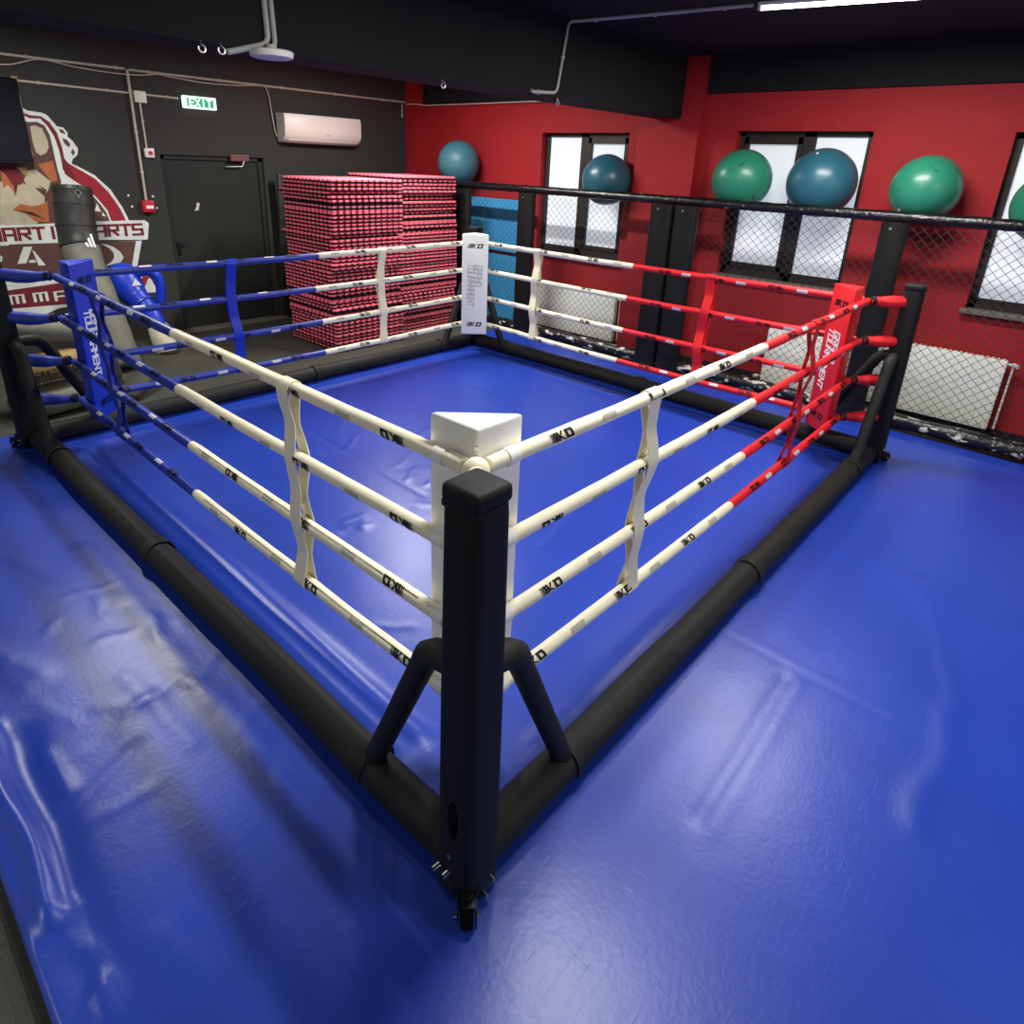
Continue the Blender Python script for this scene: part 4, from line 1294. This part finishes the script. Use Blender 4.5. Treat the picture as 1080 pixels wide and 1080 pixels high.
for tt in (0.88, 0.77):
    p_, ax, x_, fr = bag_frame(tt)
    mb = MB(); mb.tube([p_ - ax * 0.006, p_ + ax * 0.006], 0.187, seg=30); mb.build('seam_band', M['bag_black'], root)
p_, ax, x_, fr = bag_frame(0.665)
for k in range(3):   # three slanted white stripes, growing to the right
    mb = MB(); pts = []
    for u, v in ((k * 0.032 - 0.02, -0.05), (k * 0.032 + 0.002, -0.05), (k * 0.032 - 0.012, 0.0 + 0.045 * k), (k * 0.032 - 0.034, -0.01 + 0.045 * k)):
        an = (u + 0.03) / 0.18
        pts.append(p_ + ax * v + (fr * math.cos(an) + x_ * math.sin(an)) * 0.190)
    mb.add(pts + [q - fr * 0.004 for q in pts], [(0, 1, 2, 3), (7, 6, 5, 4), (0, 4, 5, 1), (1, 5, 6, 2), (2, 6, 7, 3), (3, 7, 4, 0)])
    mb.build('stripe', M['white_ink'], root, smooth=False)

# ------------------------------------------------------------------ blue training dummy leaning by the bag
root = thing('training_dummy', 'blue vinyl training dummy with a white foot, leaning right of the punching bag', 'training dummy', (1.69, 6.68, FZ))
mb = MB()
pts = [(-0.01, 0.0, 0.27), (-0.02, 0.03, 0.34), (-0.04, 0.08, 0.42), (-0.07, 0.15, 0.52), (-0.11, 0.23, 0.60), (-0.15, 0.31, 0.70), (-0.18, 0.38, 0.80), (-0.20, 0.42, 0.88), (-0.21, 0.44, 0.94)]
mb.tube(pts, [0.085, 0.10, 0.107, 0.110, 0.125, 0.165, 0.185, 0.165, 0.08], seg=22)
mb.build('body', M['blue_vinyl'], root, ang=70)
for zz in (3, 4):
    mb = MB(); p = Vector(pts[zz]); q = Vector(pts[zz + 1])
    mb.tube([p, p + (q - p) * 0.18], 0.128, seg=20); mb.build('fold_band', M['navy_vinyl'], root)
mb = MB()
mb.tube([(-0.10, 0.28, 0.86), (0.02, 0.24, 0.885), (0.09, 0.22, 0.87), (0.14, 0.20, 0.80), (0.15, 0.20, 0.70), (0.14, 0.2, 0.58), (0.12, 0.21, 0.47)], [0.06, 0.062, 0.06, 0.056, 0.052, 0.052, 0.045], seg=14)
mb.build('arm', M['blue_vinyl'], root, ang=70)
mb = MB()
mb.tube([(0.03, -0.06, 0.02), (0.025, -0.055, 0.05), (0.005, -0.02, 0.17), (-0.01, 0.0, 0.29), (-0.012, 0.005, 0.30)], [0.118, 0.124, 0.118, 0.108, 0.09], seg=24)
ft = mb.build('foot', M['off_white'], root, ang=60)
mb = MB(); mb.tube([(0.033, -0.064, 0.0), (0.03, -0.06, 0.035)], [0.117, 0.122], seg=24); mb.build('sole', M['dark_cloth'], ft)
mb = MB()
mb.prism([(0, 0), (0.10, 0), (0.05, 0.08)], Vector((-0.16, 0.155, 0.74)), (1, 0, 0), (0, 0.3, 1), 0.002)
mb.build('logo', M['pale_ink'], root, smooth=False)
mb = MB()
mb.tube([(2.02, 7.12, 0.03), (2.03, 7.13, 0.06)], [0.10, 0.075], seg=20)
mb.sphere((2.0, 7.12, 0.02), 0.11, sc=(1.0, 0.7, 0.5))
tag(mb.build('foam_block', M['tan']), 'small tan foam piece on the floor left of the door', 'foam block')

# ------------------------------------------------------------------ pile of kick shields behind the blue corner
def shield(name, c, d, rot, m, label, th=0.06):
    mb = MB()
    mb.box((0, 0, 0), d, bev=min(d) * 0.42, seg=4)
    o = mb.build(name, m, None, ang=60)
    o.location = c; o.rotation_euler = rot
    return tag(o, label, 'kick shield', 'kick shields piled behind the blue corner')
shield('kick_shield', (0.34, 5.52, 0.66), (0.62, 0.32, 0.18), (math.radians(10), math.radians(12), math.radians(8)), M['grey_cloth'], 'grey kick shield on top of the pile behind the blue corner')
o = shield('kick_shield', (0.32, 5.42, 0.36), (0.55, 0.28, 0.24), (math.radians(-8), 0, math.radians(10)), M['gold'], 'gold kick shield with black block pattern, in the middle of the pile')
mb = MB(); r2 = random.Random(4)
for rr_ in range(3):
    x = -0.25
    while x < 0.22:
        wd = r2.uniform(0.02, 0.045)
        zz = -0.02 - rr_ * 0.04
        mb.box((x + wd / 2, -0.1405, zz), (wd, 0.004, 0.008)); mb.box((x + wd / 2, -0.1405, zz - 0.028), (wd, 0.004, 0.008))
        if r2.random() < 0.7: mb.box((x + 0.005, -0.1405, zz - 0.014), (0.008, 0.004, 0.03))
        if r2.random() < 0.6: mb.box((x + wd - 0.004, -0.1405, zz - 0.014), (0.008, 0.004, 0.03))
        x += wd + 0.014
mb.build('block_pattern', M['ink'], o, smooth=False)
shield('kick_shield', (0.36, 5.40, 0.085), (0.70, 0.40, 0.20), (0, math.radians(-2), math.radians(6)), M['grey_cloth'], 'pale grey kick shield lowest in the pile behind the blue corner')
shield('kick_shield', (0.98, 5.36, 0.06), (0.42, 0.16, 0.10), (math.radians(10), math.radians(-18), math.radians(40)), M['dark_cloth'], 'small dark grey kick shield lying right of the pile')
shield('kick_shield', (0.86, 5.85, 0.20), (0.22, 0.22, 0.46), (0, math.radians(-8), 0), M['dark_cloth'], 'dark grey kick shield standing behind the pile')

# ------------------------------------------------------------------ things on the ceiling beam
mb = MB()
o = thing('access_point', 'flat white disc fitting under the ceiling beam, upper left', 'ceiling fitting', (1.083, 2.70, 2.625))
mb.tube([(0, 0, -0.018), (0, 0, -0.012), (0, 0, 0.016), (0, 0, 0.022)], [0.095, 0.112, 0.116, 0.105], seg=36); mb.build('disc', M['plastic'], o)
mb = MB(); mb.tube([(0, 0, 0.02), (0, 0, 0.05)], 0.03, seg=16); mb.tube([(0.0, 0.0, 0.04), (0.02, 0.11, 0.06)], 0.012, seg=10); mb.build('mount', M['grey_pipe'], o)
by = 2.785
conduit('conduit', [(1.10, by, CEIL - 0.01), (1.115, by, 2.72), (1.10, by, 2.69), (1.06, by, 2.672), (0.875, by, 2.617)], 0.016, M['grey_pipe'], 'grey pipe down the beam face, bending left beside the disc', 'pipe', 0)
conduit('conduit', [(1.137, by - 0.0, CEIL - 0.01), (1.155, by, 2.71), (1.15, by, 2.68), (1.12, by - 0.03, 2.662)], 0.015, M['grey_pipe'], 'grey pipe down the beam face, ending right above the disc', 'pipe', 0)
conduit('conduit', [(4.00, 1.32, CEIL - 0.012), (3.92, 2.0, CEIL - 0.012), (3.80, 2.76, CEIL - 0.014), (3.795, by, CEIL - 0.04), (3.70, by, 2.72), (3.685, by, 2.70), (3.66, by, 2.685), (3.40, by, 2.668), (3.37, by, 2.675)], 0.013, M['grey_pipe'], 'thin grey conduit from the ceiling tube down the beam face', 'pipe', 0.5)
def hook(x, z, label):
    mb = MB()
    pts = [(x, 2.81, z + 0.07), (x, 2.80, z + 0.03)]
    for j in range(11):
        an = math.radians(90 - 30 * j)
        pts.append((x + 0.018 * math.cos(an), 2.795, z + 0.012 + 0.018 * math.sin(an)))
    mb.tube(pts, 0.0055, seg=8)
    tag(mb.build('ceiling_hook', M['steel']), label, 'hook', 'steel hooks on the ceiling beam')
hook(0.745, 2.605, 'steel hook on the beam, leftmost of the hooks')
hook(0.850, 2.610, 'steel hook on the beam, just left of the disc fitting')
hook(2.432, 2.605, 'steel hook on the beam in front of the red corner pillar')
hook(3.735, 2.600, 'steel hook on the beam below the thin conduit bend')
# ceiling tubes
LAB = ['lit white ceiling tube at the top right of the photo', 'ceiling tube beyond the beam over the far corner', 'ceiling tube beyond the beam over the blue corner', 'ceiling tube right above the near corner of the ring', 'ceiling tube behind the camera', 'ceiling tube over the mat left of the ring']
for (tx, ty, p), lb, tr in zip(TUBES, LAB, TURN):
    root = thing('ceiling_tube', lb, 'ceiling light', (tx, ty, CEIL), tr)
    mb = MB(); mb.box((0, 0, -0.0125), (0.07, 1.36, 0.025), bev=0.006); mb.build('housing', M['plastic'], root)
    mb = MB(); mb.tube([(0, -0.66, -0.036), (0, 0.66, -0.036)], 0.013, seg=14); mb.build('tube', M['tube'], root)
    mb = MB(); mb.box((0, -0.67, -0.034), (0.04, 0.02, 0.03)); mb.build('end_cap', M['plastic'], root); mb = MB(); mb.box((0, 0.67, -0.034), (0.04, 0.02, 0.03)); mb.build('end_cap', M['plastic'], root)
